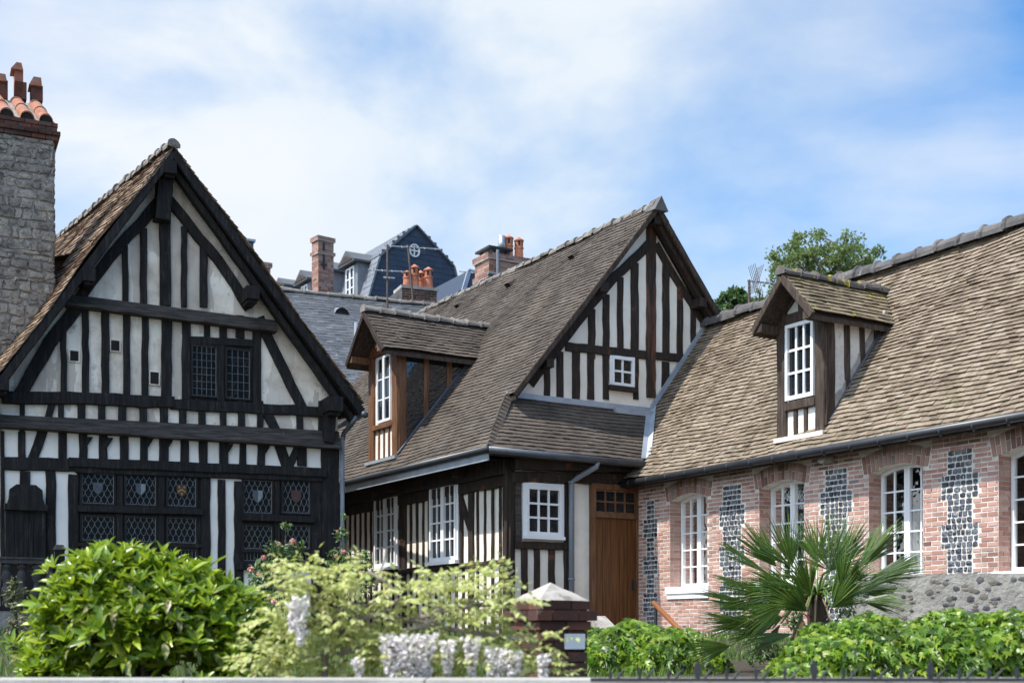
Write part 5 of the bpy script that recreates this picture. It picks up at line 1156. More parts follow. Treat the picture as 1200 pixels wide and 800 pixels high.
# ---- trees on the hill -------------------------------------------------------
def tree(label, px, py, Y, rx, ry, leafm, n, sz, nb, seed):
    r = random.Random(seed); c = at(px, py, Y); m = Y / FPX; gz = tz(c.x, c.y); A, H = rx * m, ry * m
    t = root('tree', (c.x, c.y, gz), label, 'tree'); cz = c.z - gz; mb = MB(); tips = []
    fork = max(1.5, cz - H * 1.5)
    mb.tube([(0, 0, -.3), (.1, 0, fork * .6), (0, .1, fork)], [.38, .3, .26], 9)
    for k in range(nb):
        th = 2 * math.pi * k / nb + r.uniform(-.3, .3); el = r.uniform(.15, 1.0)
        q = Vector((math.cos(th) * A * .75 * math.sqrt(1 - (el - .2) ** 2 * .8), math.sin(th) * A * .75, cz - H * .5 + el * H * 1.25))
        p0 = Vector((0, .05, fork - .1)); mid = p0.lerp(q, .5) + Vector((r.uniform(-.4, .4), r.uniform(-.4, .4), H * .25))
        mb.tube([p0, p0.lerp(mid, .5) + Vector((0, 0, .2)), mid, q], [.17, .13, .09, .03], 6); tips += [q, mid]
        for s in range(4):
            b0 = mid.lerp(q, r.uniform(0, .8)); e = b0 + Vector((r.uniform(-1, 1) * A * .35, r.uniform(-1, 1) * A * .35, r.uniform(0, .4) * H)); mb.tube([b0, b0.lerp(e, .5) + Vector((0, 0, .1)), e], [.06, .04, .015], 5); tips.append(e)
    mb.build('trunk', K['grey_bark'], t)
    cl = []
    for k in range(int(nb * 6)):
        d_ = Vector((r.gauss(0, 1), r.gauss(0, 1), r.gauss(.25, 1))).normalized(); k_ = r.uniform(.62, 1.0)
        cl.append((Vector((d_.x * A * k_, d_.y * A * k_, cz + d_.z * H * k_ * (1 if d_.z > 0 else .75))), r.uniform(.1, .2) * A))
    for q in tips: cl.append((q, r.uniform(.12, .2) * A))
    pos = np.empty((n, 3)); ii = NP.integers(0, len(cl), n); cc_ = np.array([tuple(q[0]) for q in cl]); cr = np.array([q[1] for q in cl])
    dd_ = unit(n) * (NP.random((n, 1)) ** .45); dd_[:, 2] *= .7; pos = cc_[ii] + dd_ * cr[ii][:, None]
    leaf_cloud('crown', leafm, t, *SIMPLE, pos, unit(n) + np.array([0, 0, -.3]), unit(n) + np.array([0, 0, .6]), NP.uniform(.7, 1.3, n) * sz)
    return t
tree('round leafy tree with sky showing through its crown, behind the mossy dormer', 962, 318, 60, 68, 48, K['tree'], 10000, .18, 13, 3)
tree('small dark green tree peeping between the brown gable and the tan roof', 858, 366, 48, 24, 28, K['dark_tree'], 5000, .18, 7, 8)
tree('sparse pale young tree just left of the mossy dormer', 893, 365, 52, 18, 28, K['tree'], 900, .15, 6, 12)
K['wall_flint'] = vmat('wall_flint', [(.03, .031, .034), (.07, .068, .07), (.13, .125, .12), (.2, .17, .13), (.34, .33, .31)], 30, island=.7, rough=.6, bump=.6, bscale=50, dist=.01)
# ---- street wall, railing, gate pier ---------------------------------------
YW = 6.0
zc = EYE - (796 - 740) / FPX * (YW - .15)
t = root('boundary_wall', (0, YW, 0), 'low street wall with pale flat coping along the bottom of the view', 'wall')
mb = MB(); mb.box(-40, 40, -.12, .12, 0, zc - .07); mb.build('wall_body', K['rubble'], t)
mb = MB()
x = -40
while x < 40: mb.box(x + .004, x + 1.096, -.16, .16, zc - .07, zc); x += 1.1
mb.build('coping', K['coping'], t)
t = root('iron_railing', (0, YW - .19, 0), 'black iron railing of small spikes on the street wall, bottom right', 'railing')
X0, X1 = (690 - 600) / FPX * 5.95, 3.9
zr_ = EYE - (794 - 740) / FPX * 5.79
mb = MB(); mb.box(X0, X1, -.02, .02, zr_ - .016, zr_); mb.box(X0, X1, -.018, .018, zc + .001, zc + .006)
x = X0 + .06
while x < X1: mb.box(x - .008, x + .008, -.008, .008, zc, zr_ - .01); x += .132
mb.build('rail', K['iron'], t)
x = X0 + .09; k = 0
while x < X1:
    big = k % 4 == 3; h = .085 if big else .052; wd = .02 if big else .009; mb = MB()
    mb.prism([(x - wd * .4, -.006, zr_ - .004), (x + wd * .4, -.006, zr_ - .004), (x + wd, -.006, zr_ + h * .4), (x, -.006, zr_ + h), (x - wd, -.006, zr_ + h * .4)], [(x - wd * .4, .006, zr_ - .004), (x + wd * .4, .006, zr_ - .004), (x + wd, .006, zr_ + h * .4), (x, .006, zr_ + h), (x - wd, .006, zr_ + h * .4)])
    mb.tube([(x + .03, 0, zr_ - .004), (x + .045, 0, zr_ + .02), (x + .068, -.01, zr_ + .045)], [.007, .007, .002], 5)
    mb.build('spike', K['iron'], t); x += .132; k += 1
GF = px_frame(634, 740, 8.6, 30)
t = root('gate_pier', GF, 'dark brick gate pier with pointed stone cap and small blank pale plaque', 'pier'); m = 8.6 / FPX
def zpx(y): return EYE + (HY - y) * m
g0 = tz(GF.x, GF.y) - .3; S_ = .37
mb = MB()
def course(o, z0, z1, L=.21, off=0.0):
    for f in range(4):
        a = -o - off
        while a < S_ + o - .01:
            q0, q1 = max(a, -o), min(a + L, S_ + o); a += L
            if q1 - q0 < .03: continue
            j = lambda: R.uniform(-.004, .004); q0 += .004; q1 -= .004
            p = [(q0, -o + j()), (q1, -o + j()), (q1, -o + .1), (q0, -o + .1)]
            if f == 1: p = [(S_ + o - (y + o) + 0, x_) for x_, y in p]
            if f == 2: p = [(S_ - x_, S_ - y) for x_, y in p]
            if f == 3: p = [(y, S_ - x_) for x_, y in p]
            mb.prism([(x_, y, z0 + .004 + j() * .5) for x_, y in p], [(x_, y, z1 - .004 + j() * .5) for x_, y in p])
z = zpx(738); k = 0
while z > g0: course(0, z - .072, z, off=.105 * (k % 2)); z -= .073; k += 1
course(.02, zpx(738), zpx(727)); course(.05, zpx(727), zpx(714), off=.1); course(.015, zpx(714), zpx(703), L=.25)
mb.box(.012, S_ - .012, .012, S_ - .012, g0, zpx(738)); mb.box(-.0, S_, -.0, S_, zpx(738), zpx(704))
mb.build('brick_pillar', K['dark_brick'], t)
mb = MB(); zb3 = zpx(703); o = .012; n = 6; za3 = zpx(680.5); vs = []; c3 = S_ / 2
for i in range(n + 1):
    f = i / n; hw = (S_ / 2 + o) * (1 - f) + .004
    vs += [(c3 - hw, c3 - hw, lerp(zb3, za3, f)), (c3 + hw, c3 - hw, lerp(zb3, za3, f)), (c3 + hw, c3 + hw, lerp(zb3, za3, f)), (c3 - hw, c3 + hw, lerp(zb3, za3, f))]
vs = [(x + R.uniform(-.006, .006), y + R.uniform(-.006, .006), z + R.uniform(-.004, .004)) for x, y, z in vs]
mb.add(vs, [(i * 4 + k, i * 4 + (k + 1) % 4, i * 4 + 4 + (k + 1) % 4, i * 4 + 4 + k) for i in range(n) for k in range(4)] + [(0, 3, 2, 1), tuple(n * 4 + k for k in range(4))]); mb.build('cap_stone', K['cap_stone'], t)
gw = Wall(GF, 'f', 0.0); a0, a1, z0, z1 = gw.rect(661, 742, 684, 760); mb = MB(); mb.wbox(gw, a0, a1, z0, z1, .004, .018); mb.build('plaque', K['plaque'], t)
# ---- handrail, stone by the door, flint wall ---------------------------------
t = root('handrail', at(778, 735, 18.0), 'orange wooden handrail sloping down beside the brick wall and door', 'handrail'); o = t.location
p, q = at(766, 706, 18.3) - o, at(792, 733, 17.2) - o; d_ = (q - p)
mb = MB(); mb.tube([p, p + d_ * .5, q, p + d_ * 1.6], .035, 8); mb.build('rail', K['orange_wood'], t)
mb = MB()
for f in (.1, 1.4): e = p + d_ * f; mb.tube([e, (e.x, e.y, tz(e.x + o.x, e.y + o.y) - o.z - .2)], .025, 8)
mb.build('post', K['iron'], t)
c = at(700, 735, 17.5); mb = MB(); a = at(690, 721, 17.8); b_ = at(712, 744, 17.0); g_ = tz(c.x, c.y) - .4
mb.prism([(a.x, a.y, g_), (b_.x, b_.y, g_), (b_.x + .25, b_.y + .3, g_), (a.x + .25, a.y + .3, g_)], [(a.x, a.y, a.z), (b_.x, b_.y, b_.z), (b_.x + .25, b_.y + .3, b_.z), (a.x + .25, a.y + .3, a.z)])
tag(mb.build('step_wall', K['cap_stone']), 'sloping pale stone edge of the steps below the oak door', 'wall')
FF = px_frame(1012, 700, 12.4, -20); fw_ = Wall(FF, 'f', 0.0)
t = root('flint_wall', FF, 'grey rubble garden wall with dark flints, under the right brick windows', 'wall')
pts = [fw_.P(980, 745), fw_.P(1011, 673), fw_.P(1240, 671), fw_.P(1300, 670), fw_.P(1300, 830), fw_.P(975, 830)]
pts = [pts[0], pts[1], pts[2], (pts[2][0] + 2.5, pts[2][1] - .0), (pts[2][0] + 2.5, .7), (pts[0][0] - .3, .7)]
back = [(a + .25, z) for a, z in pts]
mb = MB(); mb.prism([fw_.M(a, z, 0) for a, z in pts], [fw_.M(a + .1, z, -.55) for a, z in pts]); mb.build('wall_body', K['wall_mortar'], t)
mb = MB(); r = random.Random(4)
for k in range(480):
    a = r.uniform(pts[0][0], pts[0][0] + 3.6); z = r.uniform(1.2, pts[1][1] - .05)
    left = lerp(pts[1][0], pts[0][0], (pts[1][1] - z) / (pts[1][1] - pts[0][1]))
    if a < left + .1: continue
    rr = r.uniform(.018, .05); o_ = 0.0 ; n = 8; ph = r.uniform(0, 6); el = r.uniform(.5, .85)
    ring = [(a + math.cos(2 * math.pi * i / n + ph) * rr * r.uniform(.75, 1.2), z + math.sin(2 * math.pi * i / n + ph) * rr * el * r.uniform(.75, 1.2)) for i in range(n)]
    mb.add([fw_.M(x, y, o_ - .01) for x, y in ring] + [fw_.M(lerp(x, a, .25), lerp(y, z, .25), o_ + .004) for x, y in ring] + [fw_.M(a, z, o_ + .007)], [(i, (i + 1) % n, n + (i + 1) % n, n + i) for i in range(n)] + [(n + i, n + (i + 1) % n, 2 * n) for i in range(n)])
mb.build('flint_stone', K['wall_flint'], t)['kind'] = 'stuff'
# ---- plants --------------------------------------------------------------------
def ell_surface(n, c, r, inner=.0):
    d = unit(n); d[:, 2] = np.abs(d[:, 2]) * .95 - .25 * (NP.random(n) < .4); d /= np.linalg.norm(d, axis=1, keepdims=True)
    k = 1 - inner * NP.random((n, 1)); return np.array(c) + d * np.array(r) * k, d
LANCE = ([(x * .78, y, z) for x, y, z in OVATE[0]], OVATE[1])
# big glossy laurel
Y0 = 8.4; m = Y0 / FPX; base = at(170, 800, Y0); gz = tz(base.x, base.y)
t = root('laurel_bush', (base.x, base.y, gz), 'big rounded glossy bright green shrub at bottom left', 'shrub')
org = np.array([base.x, base.y, gz]); P_, A_, N_, Z_ = [], [], [], []
for (px, py, rx, rz, nn) in ((150, 752, 98, 108, 520), (243, 768, 84, 92, 330), (88, 795, 54, 104, 240), (290, 795, 48, 78, 180), (205, 730, 62, 72, 200), (120, 715, 55, 70, 160)):
    c = np.array(at(px, py, Y0)) - org; rr = np.array([rx * m, max(.4, rx * m * .9), rz * m])
    s, d = ell_surface(nn, c, rr, .28)
    s += NP.normal(size=s.shape) * .04 + d * (NP.random((nn, 1)) > .93) * .07
    for i in range(nn):
        if s[i, 2] < .02: continue
        ax = d[i] * .75 + np.array([0, 0, .55]) + NP.normal(size=3) * .25; ax /= np.linalg.norm(ax); kk = NP.integers(5, 9); ph = NP.random() * 6.3
        e1 = np.cross(ax, [0.3, .2, 1]); e1 /= np.linalg.norm(e1); e2 = np.cross(ax, e1)
        for k in range(kk):
            th = ph + 2.4 * k; op = .35 + .1 * k + NP.random() * .25
            rad_ = e1 * math.cos(th) + e2 * math.sin(th); q = ax * math.cos(op) + rad_ * math.sin(op)
            P_.append(s[i] - ax * .03 * (k / kk)); A_.append(q); N_.append(ax * math.sin(op) - rad_ * math.cos(op) + NP.normal(size=3) * .1); Z_.append((.06 + .018 * k * .7) * NP.uniform(.85, 1.35))
N_ = -np.array(N_); N_ = np.where((N_ * (np.array([0, -.2, 1]))).sum(1, keepdims=True) < 0, -N_, N_)
leaf_cloud('foliage', K['laurel'], t, *LANCE, P_, A_, N_, Z_)
k = 130; s, d = ell_surface(k, np.array(at(165, 762, Y0)) - org, np.array([120 * m, .55, 100 * m]), .1)
s = s[(d[:, 1] < .2)]; d = d[(d[:, 1] < .2)]; k = len(s)
K['old_laurel'] = leafmat('old_laurel_leaf', [(.06, .1, .02), (.12, .15, .04), (.16, .12, .05)], rough=.4, trans=.2, spots=[((.4, .36, .2), 30, .5, .6, .8)])
leaf_cloud('old_leaf', K['old_laurel'], t, *LANCE, s, d * .5 + np.array([0, -.3, -.8]) + unit(k) * .3, d + unit(k) * .4, NP.uniform(.1, .17, k))['kind'] = 'stuff'
mb = MB()
for k in range(9):
    th = k * .7; e = Vector((math.cos(th) * .45, math.sin(th) * .3, NP.uniform(.4, .75))); mb.tube([(0, 0, -.1), e * .5 + Vector((0, 0, .1)), e], [.03, .02, .008], 6)
mb.build('stem', K['bark'], t)
IVY = ([(0, 0, 0), (-.2, .04, -.04), (-.42, .2, -.1), (-.2, .34, .03), (-.26, .56, -.05), (-.1, .55, .03), (0, 1.05, -.16), (.1, .55, .03), (.26, .56, -.05), (.2, .34, .03), (.42, .2, -.1), (.2, .04, -.04), (0, .35, -.02)], LOBED[1])
# ivy-like clipped hedges
def hedge(label, xl, Yf, Yb, leaf, n, sz, prof):
    """prof: (px, top py) along the hedge, seen at depth Yf"""
    pr = [((p - 600) / FPX * Yf, EYE + (HY - q) / FPX * Yf) for p, q in prof]; xa, xb = pr[0][0], pr[-1][0]
    def top(x):
        for (x0, z0), (x1, z1) in zip(pr, pr[1:]):
            if x <= x1: return lerp(z0, z1, (x - x0) / (x1 - x0))
        return pr[-1][1]
    ox, oy = (xa + xb) / 2, (Yf + Yb) / 2; gz = tz(ox, oy); t = root('hedge', (ox, oy, gz), label, 'hedge')
    P_, N_ = [], []; w = Yb - Yf
    def bump(x, s): return .03 * math.sin(x * 5.1 + s * 3) + .03 * math.sin(x * 11.3 - s * 7 + 1) + .03 * math.sin(x * 23 + s * 11)
    def surf(x, s, dn=0.0):
        th = s * math.pi * .62; h = top(x) - (tz(x, Yf) - .05)
        y = Yf + w * .5 * (1 - math.cos(th)) ; z = tz(x, Yf) - .05 + h * math.sin(min(th, math.pi / 2)) ** .7 if th < math.pi / 2 else top(x) - .25 * h * (th - math.pi / 2) ** 2
        nv = Vector((0, -math.cos(th), math.sin(th) + .15)).normalized(); b_ = bump(x, s) - dn
        return Vector((x, y, z)) + nv * b_, nv
    for k in range(n):
        x = NP.uniform(xa, xb); s = NP.random() ** .85; p, nv = surf(x, s, NP.random() ** 1.5 * .2)
        P_.append((p.x - ox, p.y - oy, p.z - gz)); N_.append(tuple(nv))
    N_ = np.array(N_); nn = N_ * .8 + unit(n) * .45; ax = unit(n) * .5 + np.array([0, -.45, -.6])
    leaf_cloud('foliage', leaf, t, *IVY, P_, ax, nn, NP.uniform(.6, 1.25, n) * sz)
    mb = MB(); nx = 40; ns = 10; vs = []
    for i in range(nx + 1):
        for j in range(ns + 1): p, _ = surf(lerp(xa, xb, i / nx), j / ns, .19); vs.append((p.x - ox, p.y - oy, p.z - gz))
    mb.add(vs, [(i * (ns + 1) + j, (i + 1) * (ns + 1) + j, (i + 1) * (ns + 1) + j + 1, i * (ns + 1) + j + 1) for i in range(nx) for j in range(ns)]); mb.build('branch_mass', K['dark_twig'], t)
    return t
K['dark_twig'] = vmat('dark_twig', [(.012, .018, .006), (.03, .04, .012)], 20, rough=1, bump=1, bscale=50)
hedge('lower bright green hedge between the gate pier and the palm', 0, 11.0, 12.4, K['hedge'], 6500, .1, [(680, 738), (700, 736), (760, 733), (820, 738), (850, 752), (862, 780)])
hedge('taller bright green hedge below the flint wall, bottom right corner', 0, 9.2, 10.6, K['hedge'], 10500, .092, [(915, 800), (940, 775), (965, 750), (1000, 730), (1050, 719), (1120, 722), (1200, 719), (1330, 722)])
# earth bank between the hedges
# fan palm
base = at(957, 745, 11.4); gz = tz(base.x, base.y); org = Vector((base.x, base.y, gz))
t = root('fan_palm', org, 'dark green fan palm with a short hairy trunk in front of the brick wall', 'palm'); m = 11.4 / FPX
mb = MB(); ztr = at(957, 703, 11.4).z - gz; r = random.Random(2)
mb.tube([(0, 0, -.2), (.01, 0, ztr * .4), (0, 0, ztr * .8), (0, 0, ztr + .05)], [.08, .085, .085, .05], 14)
for k in range(90):
    th = r.uniform(0, 6.28); z = r.uniform(.0, ztr); q = Vector((math.cos(th) * .078, math.sin(th) * .078, z)); mb.tube([q, q + Vector((math.cos(th) * .05, math.sin(th) * .05, r.uniform(.02, .12)))], [.008, .002], 4)
mb.build('trunk', K['fibre'], t)
def frond(px, py, Yo, ang, r_px, lean, spread, twist=0.0, mat='palm'):
    hub = at(px, py, 11.4 + Yo) - org; top = Vector((0, 0, ztr)); mb = MB()
    mid = top.lerp(hub, .5) + Vector((0, 0, .1)); mb.tube([top, top.lerp(mid, .6) + Vector((0, 0, .03)), mid, mid.lerp(hub, .6), hub], [.014, .012, .01, .009, .008], 6)
    a = rad(ang); D0 = Vector((math.sin(a) * math.cos(lean), -math.sin(lean), math.cos(a) * math.cos(lean)))
    side = Vector((math.cos(a), 0, -math.sin(a))); side = (side * math.cos(twist) + D0.cross(side) * math.sin(twist)).normalized(); nrm = D0.cross(side)
    L = r_px * m; n = 24
    for k in range(n):
        f = (k + .5) / n * 2 - 1
        if r.random() < .12: continue
        th = f * spread; d = D0 * math.cos(th) + side * math.sin(th) + nrm * (.18 * abs(f) - .05)
        d.normalize(); s_ = nrm.cross(d).normalized(); l = L * (1 - .3 * abs(f) ** 2) * r.uniform(.85, 1.1); w = .005 + .0085 * L
        fold = nrm * .012; drop = Vector((0, 0, -1)) * l * r.uniform(.0, .12)
        q = [hub, hub + d * l * .33 + s_ * w, hub + d * l * .33 - s_ * w, hub + d * l * .33 - fold, hub + d * l * .72 + s_ * w * .5 + drop * .35, hub + d * l * .72 - s_ * w * .5 + drop * .35, hub + d * l * .72 - fold * .6 + drop * .35, hub + d * l + drop]
        mb.add(q, [(0, 1, 3), (0, 3, 2), (1, 4, 6, 3), (3, 6, 5, 2), (4, 7, 6), (6, 7, 5)])
    return mb.build('frond', K[mat], t)
for f in ((972, 668, -.35, 6, 72, .15, 1.35), (928, 664, .1, -24, 74, .05, .75), (1008, 664, .1, 40, 76, .05, .4), (1018, 680, .1, 74, 74, .1, .42, .4), (900, 672, -.1, -56, 78, .1, .16, .9), (888, 692, -.2, -70, 60, .1, .12, 1.0), (932, 690, -.35, -92, 84, .25, .6, .3),
          (918, 722, -.45, -96, 78, .2, .5, .5), (856, 756, -.5, -95, 62, .35, .45, .5), (974, 700, -.45, 48, 62, .3, .7), (958, 660, .25, 2, 70, -.1, .8), (908, 700, -.3, -80, 74, .2, .5, .4), (985, 662, .2, 26, 70, -.1, .6), (1000, 694, -.2, 80, 66, .2, .45, .6),
          (910, 664, .2, -40, 76, .0, .5), (930, 742, -.4, -93, 100, .5, .22, .8), (950, 696, -.55, -35, 68, .4, .8), (985, 690, -.5, 26, 62, .4, .7), (920, 708, -.6, -106, 72, .4, .5, .5), (1036, 672, .1, 66, 54, .1, .45, .6), (905, 736, -.5, -82, 74, .3, .35, .6), (936, 700, -.5, -66, 76, .3, .5), (945, 716, -.6, -50, 62, .5, .6), (975, 712, -.6, 44, 54, .5, .6), (890, 712, -.3, -76, 82, .1, .3, .7), (880, 730, -.4, -84, 70, .2, .35, .5), (1010, 704, -.4, 96, 54, .3, .4, .5)): frond(*f)
K['dead_palm'] = leafmat('dead_palm_leaf', [(.16, .11, .06), (.26, .19, .11), (.32, .25, .15)], rough=.8, trans=.15, tcol=(.3, .2, .1), spec=.2)
for f in ((940, 722, -.3, -165, 44, .3, .35, .4), (972, 724, -.3, 160, 42, .3, .35, .4), (915, 730, -.2, -140, 50, .2, .25, .7), (955, 728, -.5, 178, 40, .5, .4)): frond(*f, mat='dead_palm')
# wisteria on the railings, out of focus
Y0 = 6.45; m = Y0 / FPX; base = at(470, 800, Y0); gz = tz(base.x, base.y); org = Vector((base.x, base.y, gz))
t = root('wisteria', org, 'pale yellow-green wisteria with hanging whitish flower clusters, blurred in the foreground', 'climber')
def wp(px, py, dy=0.0): return at(px, py, Y0 + dy) - org
mb = MB(); r = random.Random(9)
for pl, r0 in (([(380, 830), (378, 770), (400, 735), (440, 722), (480, 728), (520, 716), (570, 705), (600, 712)], .018), ([(440, 722), (470, 700), (450, 680), (430, 672)], .012), ([(400, 735), (370, 712), (345, 700), (330, 690)], .011), ([(520, 716), (500, 735), (450, 742), (420, 760), (350, 775)], .015), ([(480, 728), (530, 740), (580, 742), (630, 750)], .014), ([(360, 700), (400, 706), (450, 712), (500, 700)], .009), ([(345, 740), (390, 718), (420, 690)], .008), ([(545, 712), (575, 690), (600, 668)], .006), ([(440, 690), (452, 655), (455, 640)], .005), ([(500, 700), (520, 690), (530, 672)], .006)):
    q = [wp(x + r.uniform(-4, 4), y + r.uniform(-3, 3), r.uniform(-.08, .08)) for x, y in pl]; mb.tube(q, [r0 * lerp(1, .6, i / len(q)) for i in range(len(q))], 7)
mb.build('stem', K['grey_bark'], t)
P_, A_, N_, Z_ = [], [], [], []
for (px, py, rr, cnt) in ((385, 690, 40, 38), (350, 674, 22, 14), (410, 680, 14, 7), (330, 722, 26, 18), (425, 728, 32, 18), (478, 700, 28, 15), (520, 694, 22, 11), (560, 688, 22, 10), (585, 702, 22, 12), (600, 674, 8, 3), (545, 728, 34, 24), (470, 752, 40, 26), (415, 762, 42, 34), (355, 766, 38, 30), (580, 758, 32, 26), (615, 776, 20, 12), (530, 778, 36, 24), (640, 750, 12, 5), (310, 768, 24, 14), (430, 668, 7, 2), (508, 672, 12, 4), (470, 785, 40, 18), (640, 788, 24, 12)):
    for k in range(int(cnt * 2.1)):
        d = NP.normal(size=3); d /= np.linalg.norm(d); d *= NP.random() ** .4
        c = np.array(wp(px, py)) + d * np.array([rr * m, .16, rr * m * .8])
        ax = np.array([d[0] * 1.2, d[1] - .2, .35 + d[2] * .3]) + NP.normal(size=3) * .45; ax /= np.linalg.norm(ax); L = NP.uniform(.08, .17)
        sd = np.cross(ax, [0, 0, 1.0]); sd /= max(np.linalg.norm(sd), 1e-6)
        for j in range(9):
            f = (j // 2 + 1) / 5; s_ = 1 if j % 2 else -1
            p = c + ax * L * f + np.array([0, 0, -.04 * f * f])
            lx = (ax * .5 + sd * s_ * .8 + np.array([0, 0, -.55])) if j < 8 else ax + np.array([0, 0, -.3])
            P_.append(p); A_.append(lx); N_.append(np.array([0, -.2, 1.0]) + NP.normal(size=3) * .35); Z_.append(NP.uniform(.028, .052))
leaf_cloud('foliage', K['wisteria'], t, *SIMPLE, P_, A_, N_, Z_)
PET = ([(-.5, 0, 0), (0, .1, .2), (.5, 0, 0), (.35, .7, -.1), (-.35, .7, -.1), (0, .5, .3)], [(0, 1, 5), (1, 2, 5), (2, 3, 5), (3, 4, 5), (4, 0, 5)])
for (px, py0, py1, w) in ((352, 698, 752, 9), (343, 704, 738, 7), (462, 742, 830, 16), (480, 746, 835, 18), (497, 742, 825, 14), (553, 745, 790, 11), (525, 750, 788, 9), (580, 758, 835, 13), (600, 762, 830, 11), (637, 765, 800, 8), (420, 770, 800, 7)):
    n = int((py1 - py0) * w * .5); f = NP.random(n); th = NP.random(n) * 6.283; rr = w * m * (1 - f * .8) * NP.random(n) ** .4
    pos = np.array(wp(px, py0, -.2)) + np.stack([np.cos(th) * rr, np.sin(th) * rr, -f * (py1 - py0) * m], 1)
    ax = np.stack([np.cos(th), np.sin(th), -.5 + 0 * th], 1) + NP.normal(size=(n, 3)) * .4
    leaf_cloud('flower_cluster', K['bloom'], t, *PET, pos, ax, unit(n), NP.uniform(.014, .023, n))
# roses
def rose_bush(label, Y0, blobs, blooms, n, leafm=K['rose_leaf'], name='rose_bush', cat='rose bush', sz=.055):
    m = Y0 / FPX; bx = sum(b_[0] for b_ in blobs) / len(blobs); base = at(bx, 760, Y0); gz = tz(base.x, base.y); org = Vector((base.x, base.y, gz)); t = root(name, org, label, cat)
    tot = sum(b_[2] ** 2 for b_ in blobs); P_ = []; mb = MB()
    for px, py, rr in blobs:
        k = max(20, int(n * rr * rr / tot)); d = unit(k) * NP.random((k, 1)) ** .4; c = at(px, py, Y0) - org
        P_.append(np.array(c) + d * np.array([rr * m, rr * m * .7, rr * m])); mb.tube([(c.x * .3, 0, -.1), (c.x * .6, .05, c.z * .5), c, c + Vector((0, 0, rr * m * .8))], [.012, .009, .006, .003], 5)
    mb.build('stem', K['bark'], t); P_ = np.concatenate(P_); k = len(P_)
    leaf_cloud('foliage', leafm, t, *OVATE, P_, unit(k) * .7 + np.array([0, -.3, -.2]), unit(k) * .6 + np.array([0, -.5, .7]), NP.uniform(.7, 1.3, k) * sz)
    for px, py, rr in blooms:
        c = np.array(at(px, py, Y0 - .25) - org); k = 26; d = unit(k); s = rr * m
        leaf_cloud('rose', K['rose'], t, *PET, c + d * s * .25, d + np.array([0, -.2, .3]), unit(k), np.full(k, s * .75))
    return t
rose_bush('pink rose bush climbing before the right leaded window', 14.5, [(312, 675, 24), (340, 650, 14), (300, 700, 20), (330, 695, 22), (350, 640, 8), (335, 615, 6), (322, 640, 9)], [(343, 634, 5), (327, 637, 3), (294, 667, 5), (309, 653, 4), (320, 668, 4), (327, 669, 4), (303, 672, 3), (321, 705, 5), (312, 716, 3)], 1500)
rose_bush('pink rose bush at the corner beside the grey downpipe', 15.5, [(398, 655, 16), (410, 668, 18), (400, 625, 9), (425, 655, 12), (430, 680, 16), (403, 605, 4)], [(402, 646, 4), (394, 651, 3), (412, 674, 4), (423, 671, 4), (420, 652, 3), (395, 622, 2)], 1100)
K['red_leaf'] = leafmat('reddish_leaf', [(.05, .08, .025), (.09, .12, .03), (.12, .05, .03)], rough=.5, trans=.2)
rose_bush('thin reddish green climber below the black balustrade', 12.5, [(18, 700, 16), (25, 730, 18), (10, 745, 16), (30, 755, 14), (14, 680, 8)], [], 420, leafm=K['red_leaf'], name='climbing_plant', cat='climber', sz=.06)
# bits of low plants on the bank, lawn
n = 26000; X = NP.uniform(-7.5, 7, n); Yg = NP.uniform(6.4, 19, n); Zg = np.array([tz(a, b_) for a, b_ in zip(X, Yg)])
BLADE = ([(-.06, 0, 0), (.06, 0, 0), (.045, .5, .06), (-.045, .5, .06), (0, 1, .22)], [(0, 1, 2, 3), (3, 2, 4)])
ok = ~((X > 1.5) & (Yg > 8.2) & (Yg < 13)); X, Yg, Zg = X[ok], Yg[ok], Zg[ok]; n = len(X)
g = leaf_cloud('grass', K['grass'], None, *BLADE, np.stack([X, Yg, Zg - .01], 1), unit(n) * .45 + np.array([0, 0, 1]), unit(n), NP.uniform(.06, .15, n))
tag(g, 'short green grass covering the garden slope', 'grass', kind='stuff')
t = rose_bush('low dark green ground plants on the bank under the fan palm', 11.9, [(930, 725, 14), (990, 712, 13), (910, 760, 16), (940, 770, 14), (885, 765, 14), (970, 735, 12)], [], 700, leafm=K['rose_leaf'], name='low_plant', cat='plant', sz=.05)
# ---- sun, sky, camera ------------------------------------------------------
SUN_EL = 58.0; SUN_DIR = Vector((-.915, -.40, 0)).normalized()     # from the left, a little behind the camera
toward = Vector((SUN_DIR.x * math.cos(rad(SUN_EL)), SUN_DIR.y * math.cos(rad(SUN_EL)), math.sin(rad(SUN_EL))))
sd = bpy.data.lights.new('sun', 'SUN'); sd.energy = 4.3; sd.angle = rad(.5); sd.color = (1, .955, .88)
so = bpy.data.objects.new('sun', sd); C.objects.link(so); so.rotation_euler = toward.to_track_quat('Z', 'Y').to_euler(); so.location = toward * 60
w = bpy.data.worlds.new('World'); bpy.context.scene.world = w; w.use_nodes = True
nt = w.node_tree; bg = nt.nodes['Background']
sky = nt.nodes.new('ShaderNodeTexSky'); sky.sky_type = 'NISHITA'; sky.sun_disc = False; sky.sun_elevation = rad(SUN_EL)
sky.sun_rotation = math.atan2(SUN_DIR.x, SUN_DIR.y); sky.air_density = 1.0; sky.dust_density = .4; sky.ozone_density = 1.6
tc = nd(nt, 'TexCoord'); mp = nd(nt, 'Mapping'); mp.inputs['Scale'].default_value = (1, 1, 1.9); mp.inputs['Location'].default_value = (.35, .2, .1)
nt.links.new(tc.outputs['Generated'], mp.inputs[0])
n1 = nd(nt, 'TexNoise', Scale=2.3, Detail=9, Roughness=.52, Distortion=.25); nt.links.new(mp.outputs[0], n1.inputs['Vector'])
sx = nd(nt, 'SeparateXYZ'); nt.links.new(tc.outputs['Generated'], sx.inputs[0])
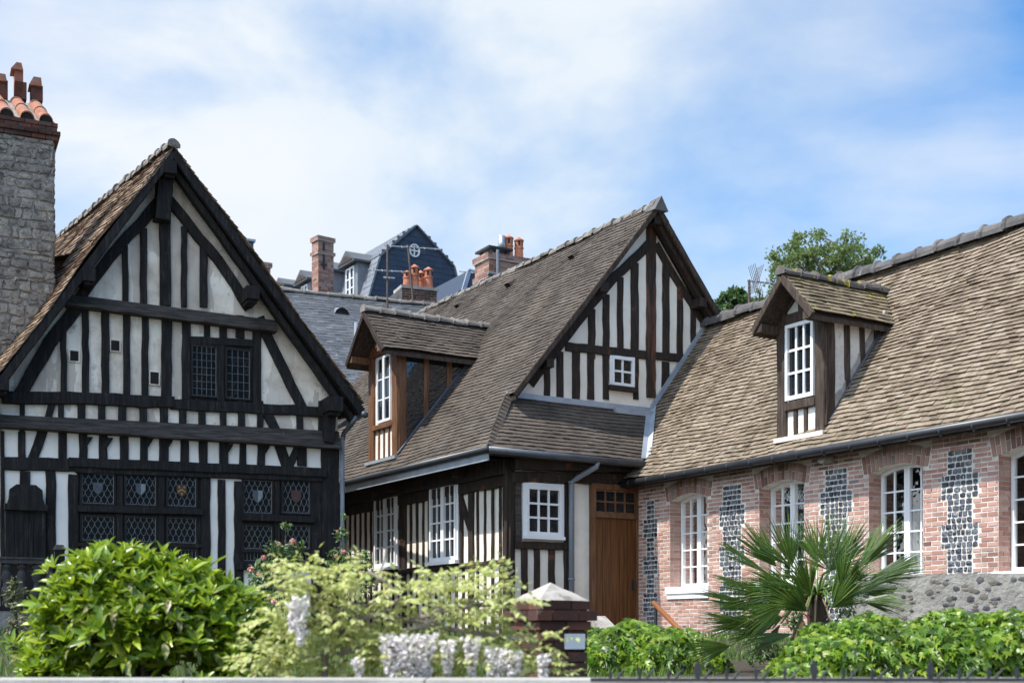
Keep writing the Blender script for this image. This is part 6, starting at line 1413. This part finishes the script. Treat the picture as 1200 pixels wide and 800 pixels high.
# the veil thins out towards east and west
xx = nd(nt, 'Math', operation='MULTIPLY'); nt.links.new(sx.outputs[0], xx.inputs[0]); nt.links.new(sx.outputs[0], xx.inputs[1])
xm = nd(nt, 'Math', operation='MINIMUM'); xm.inputs[1].default_value = .12; nt.links.new(xx.outputs[0], xm.inputs[0])
m0 = nd(nt, 'Math', operation='MULTIPLY_ADD'); m0.inputs[1].default_value = -1.9; nt.links.new(xm.outputs[0], m0.inputs[0]); nt.links.new(n1.outputs['Fac'], m0.inputs[2])
m1 = nd(nt, 'Math', operation='MULTIPLY_ADD'); m1.inputs[1].default_value = -.1; nt.links.new(sx.outputs[0], m1.inputs[0]); nt.links.new(m0.outputs[0], m1.inputs[2])
m2 = nd(nt, 'Math', operation='MULTIPLY_ADD'); m2.inputs[1].default_value = -.3; nt.links.new(sx.outputs[2], m2.inputs[0]); nt.links.new(m1.outputs[0], m2.inputs[2])
cf = ramp(nt, m2.outputs[0], [(.12, (.08, .08, .08)), (.25, (.5, .5, .5)), (.37, (.93, .93, .93))])
cc = ramp(nt, n1.outputs['Fac'], [(.38, (.76, .87, .97)), (.6, (.95, .98, 1.0))])
# cloud veil boosted towards the sun, out of view, to fill shaded fronts
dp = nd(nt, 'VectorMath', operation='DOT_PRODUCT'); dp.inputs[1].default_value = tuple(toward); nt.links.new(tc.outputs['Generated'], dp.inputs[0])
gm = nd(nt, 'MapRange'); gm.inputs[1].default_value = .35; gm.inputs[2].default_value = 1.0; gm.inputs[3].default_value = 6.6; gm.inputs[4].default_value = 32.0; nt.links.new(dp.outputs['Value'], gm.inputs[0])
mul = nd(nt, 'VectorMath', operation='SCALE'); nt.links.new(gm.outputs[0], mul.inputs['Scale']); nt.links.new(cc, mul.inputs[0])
tn = nd(nt, 'VectorMath', operation='MULTIPLY'); tn.inputs[1].default_value = (.5, 1.1, 1.5); nt.links.new(sky.outputs[0], tn.inputs[0])
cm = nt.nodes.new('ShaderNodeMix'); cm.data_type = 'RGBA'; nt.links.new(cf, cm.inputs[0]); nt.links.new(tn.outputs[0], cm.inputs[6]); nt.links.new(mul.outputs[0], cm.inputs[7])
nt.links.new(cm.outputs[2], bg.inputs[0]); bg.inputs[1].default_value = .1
cd = bpy.data.cameras.new('camera'); cam = bpy.data.objects.new('camera', cd); C.objects.link(cam)
cam.location = (0, 0, EYE); cam.rotation_euler = (rad(90), 0, 0); cd.lens = 45; cd.sensor_width = 36; cd.shift_y = (HY - 400) / 1200; cd.clip_end = 20000; cd.clip_start = .1
cd.dof.use_dof = True; cd.dof.focus_distance = 19; cd.dof.aperture_fstop = 2.4
sc = bpy.context.scene; sc.camera = cam
sc.view_settings.view_transform = 'Standard'; sc.view_settings.look = 'None'; sc.view_settings.exposure = 0.62; sc.view_settings.gamma = 1
sc.view_settings.use_curve_mapping = False
sc.cycles.max_bounces = 6; sc.cycles.transparent_max_bounces = 12
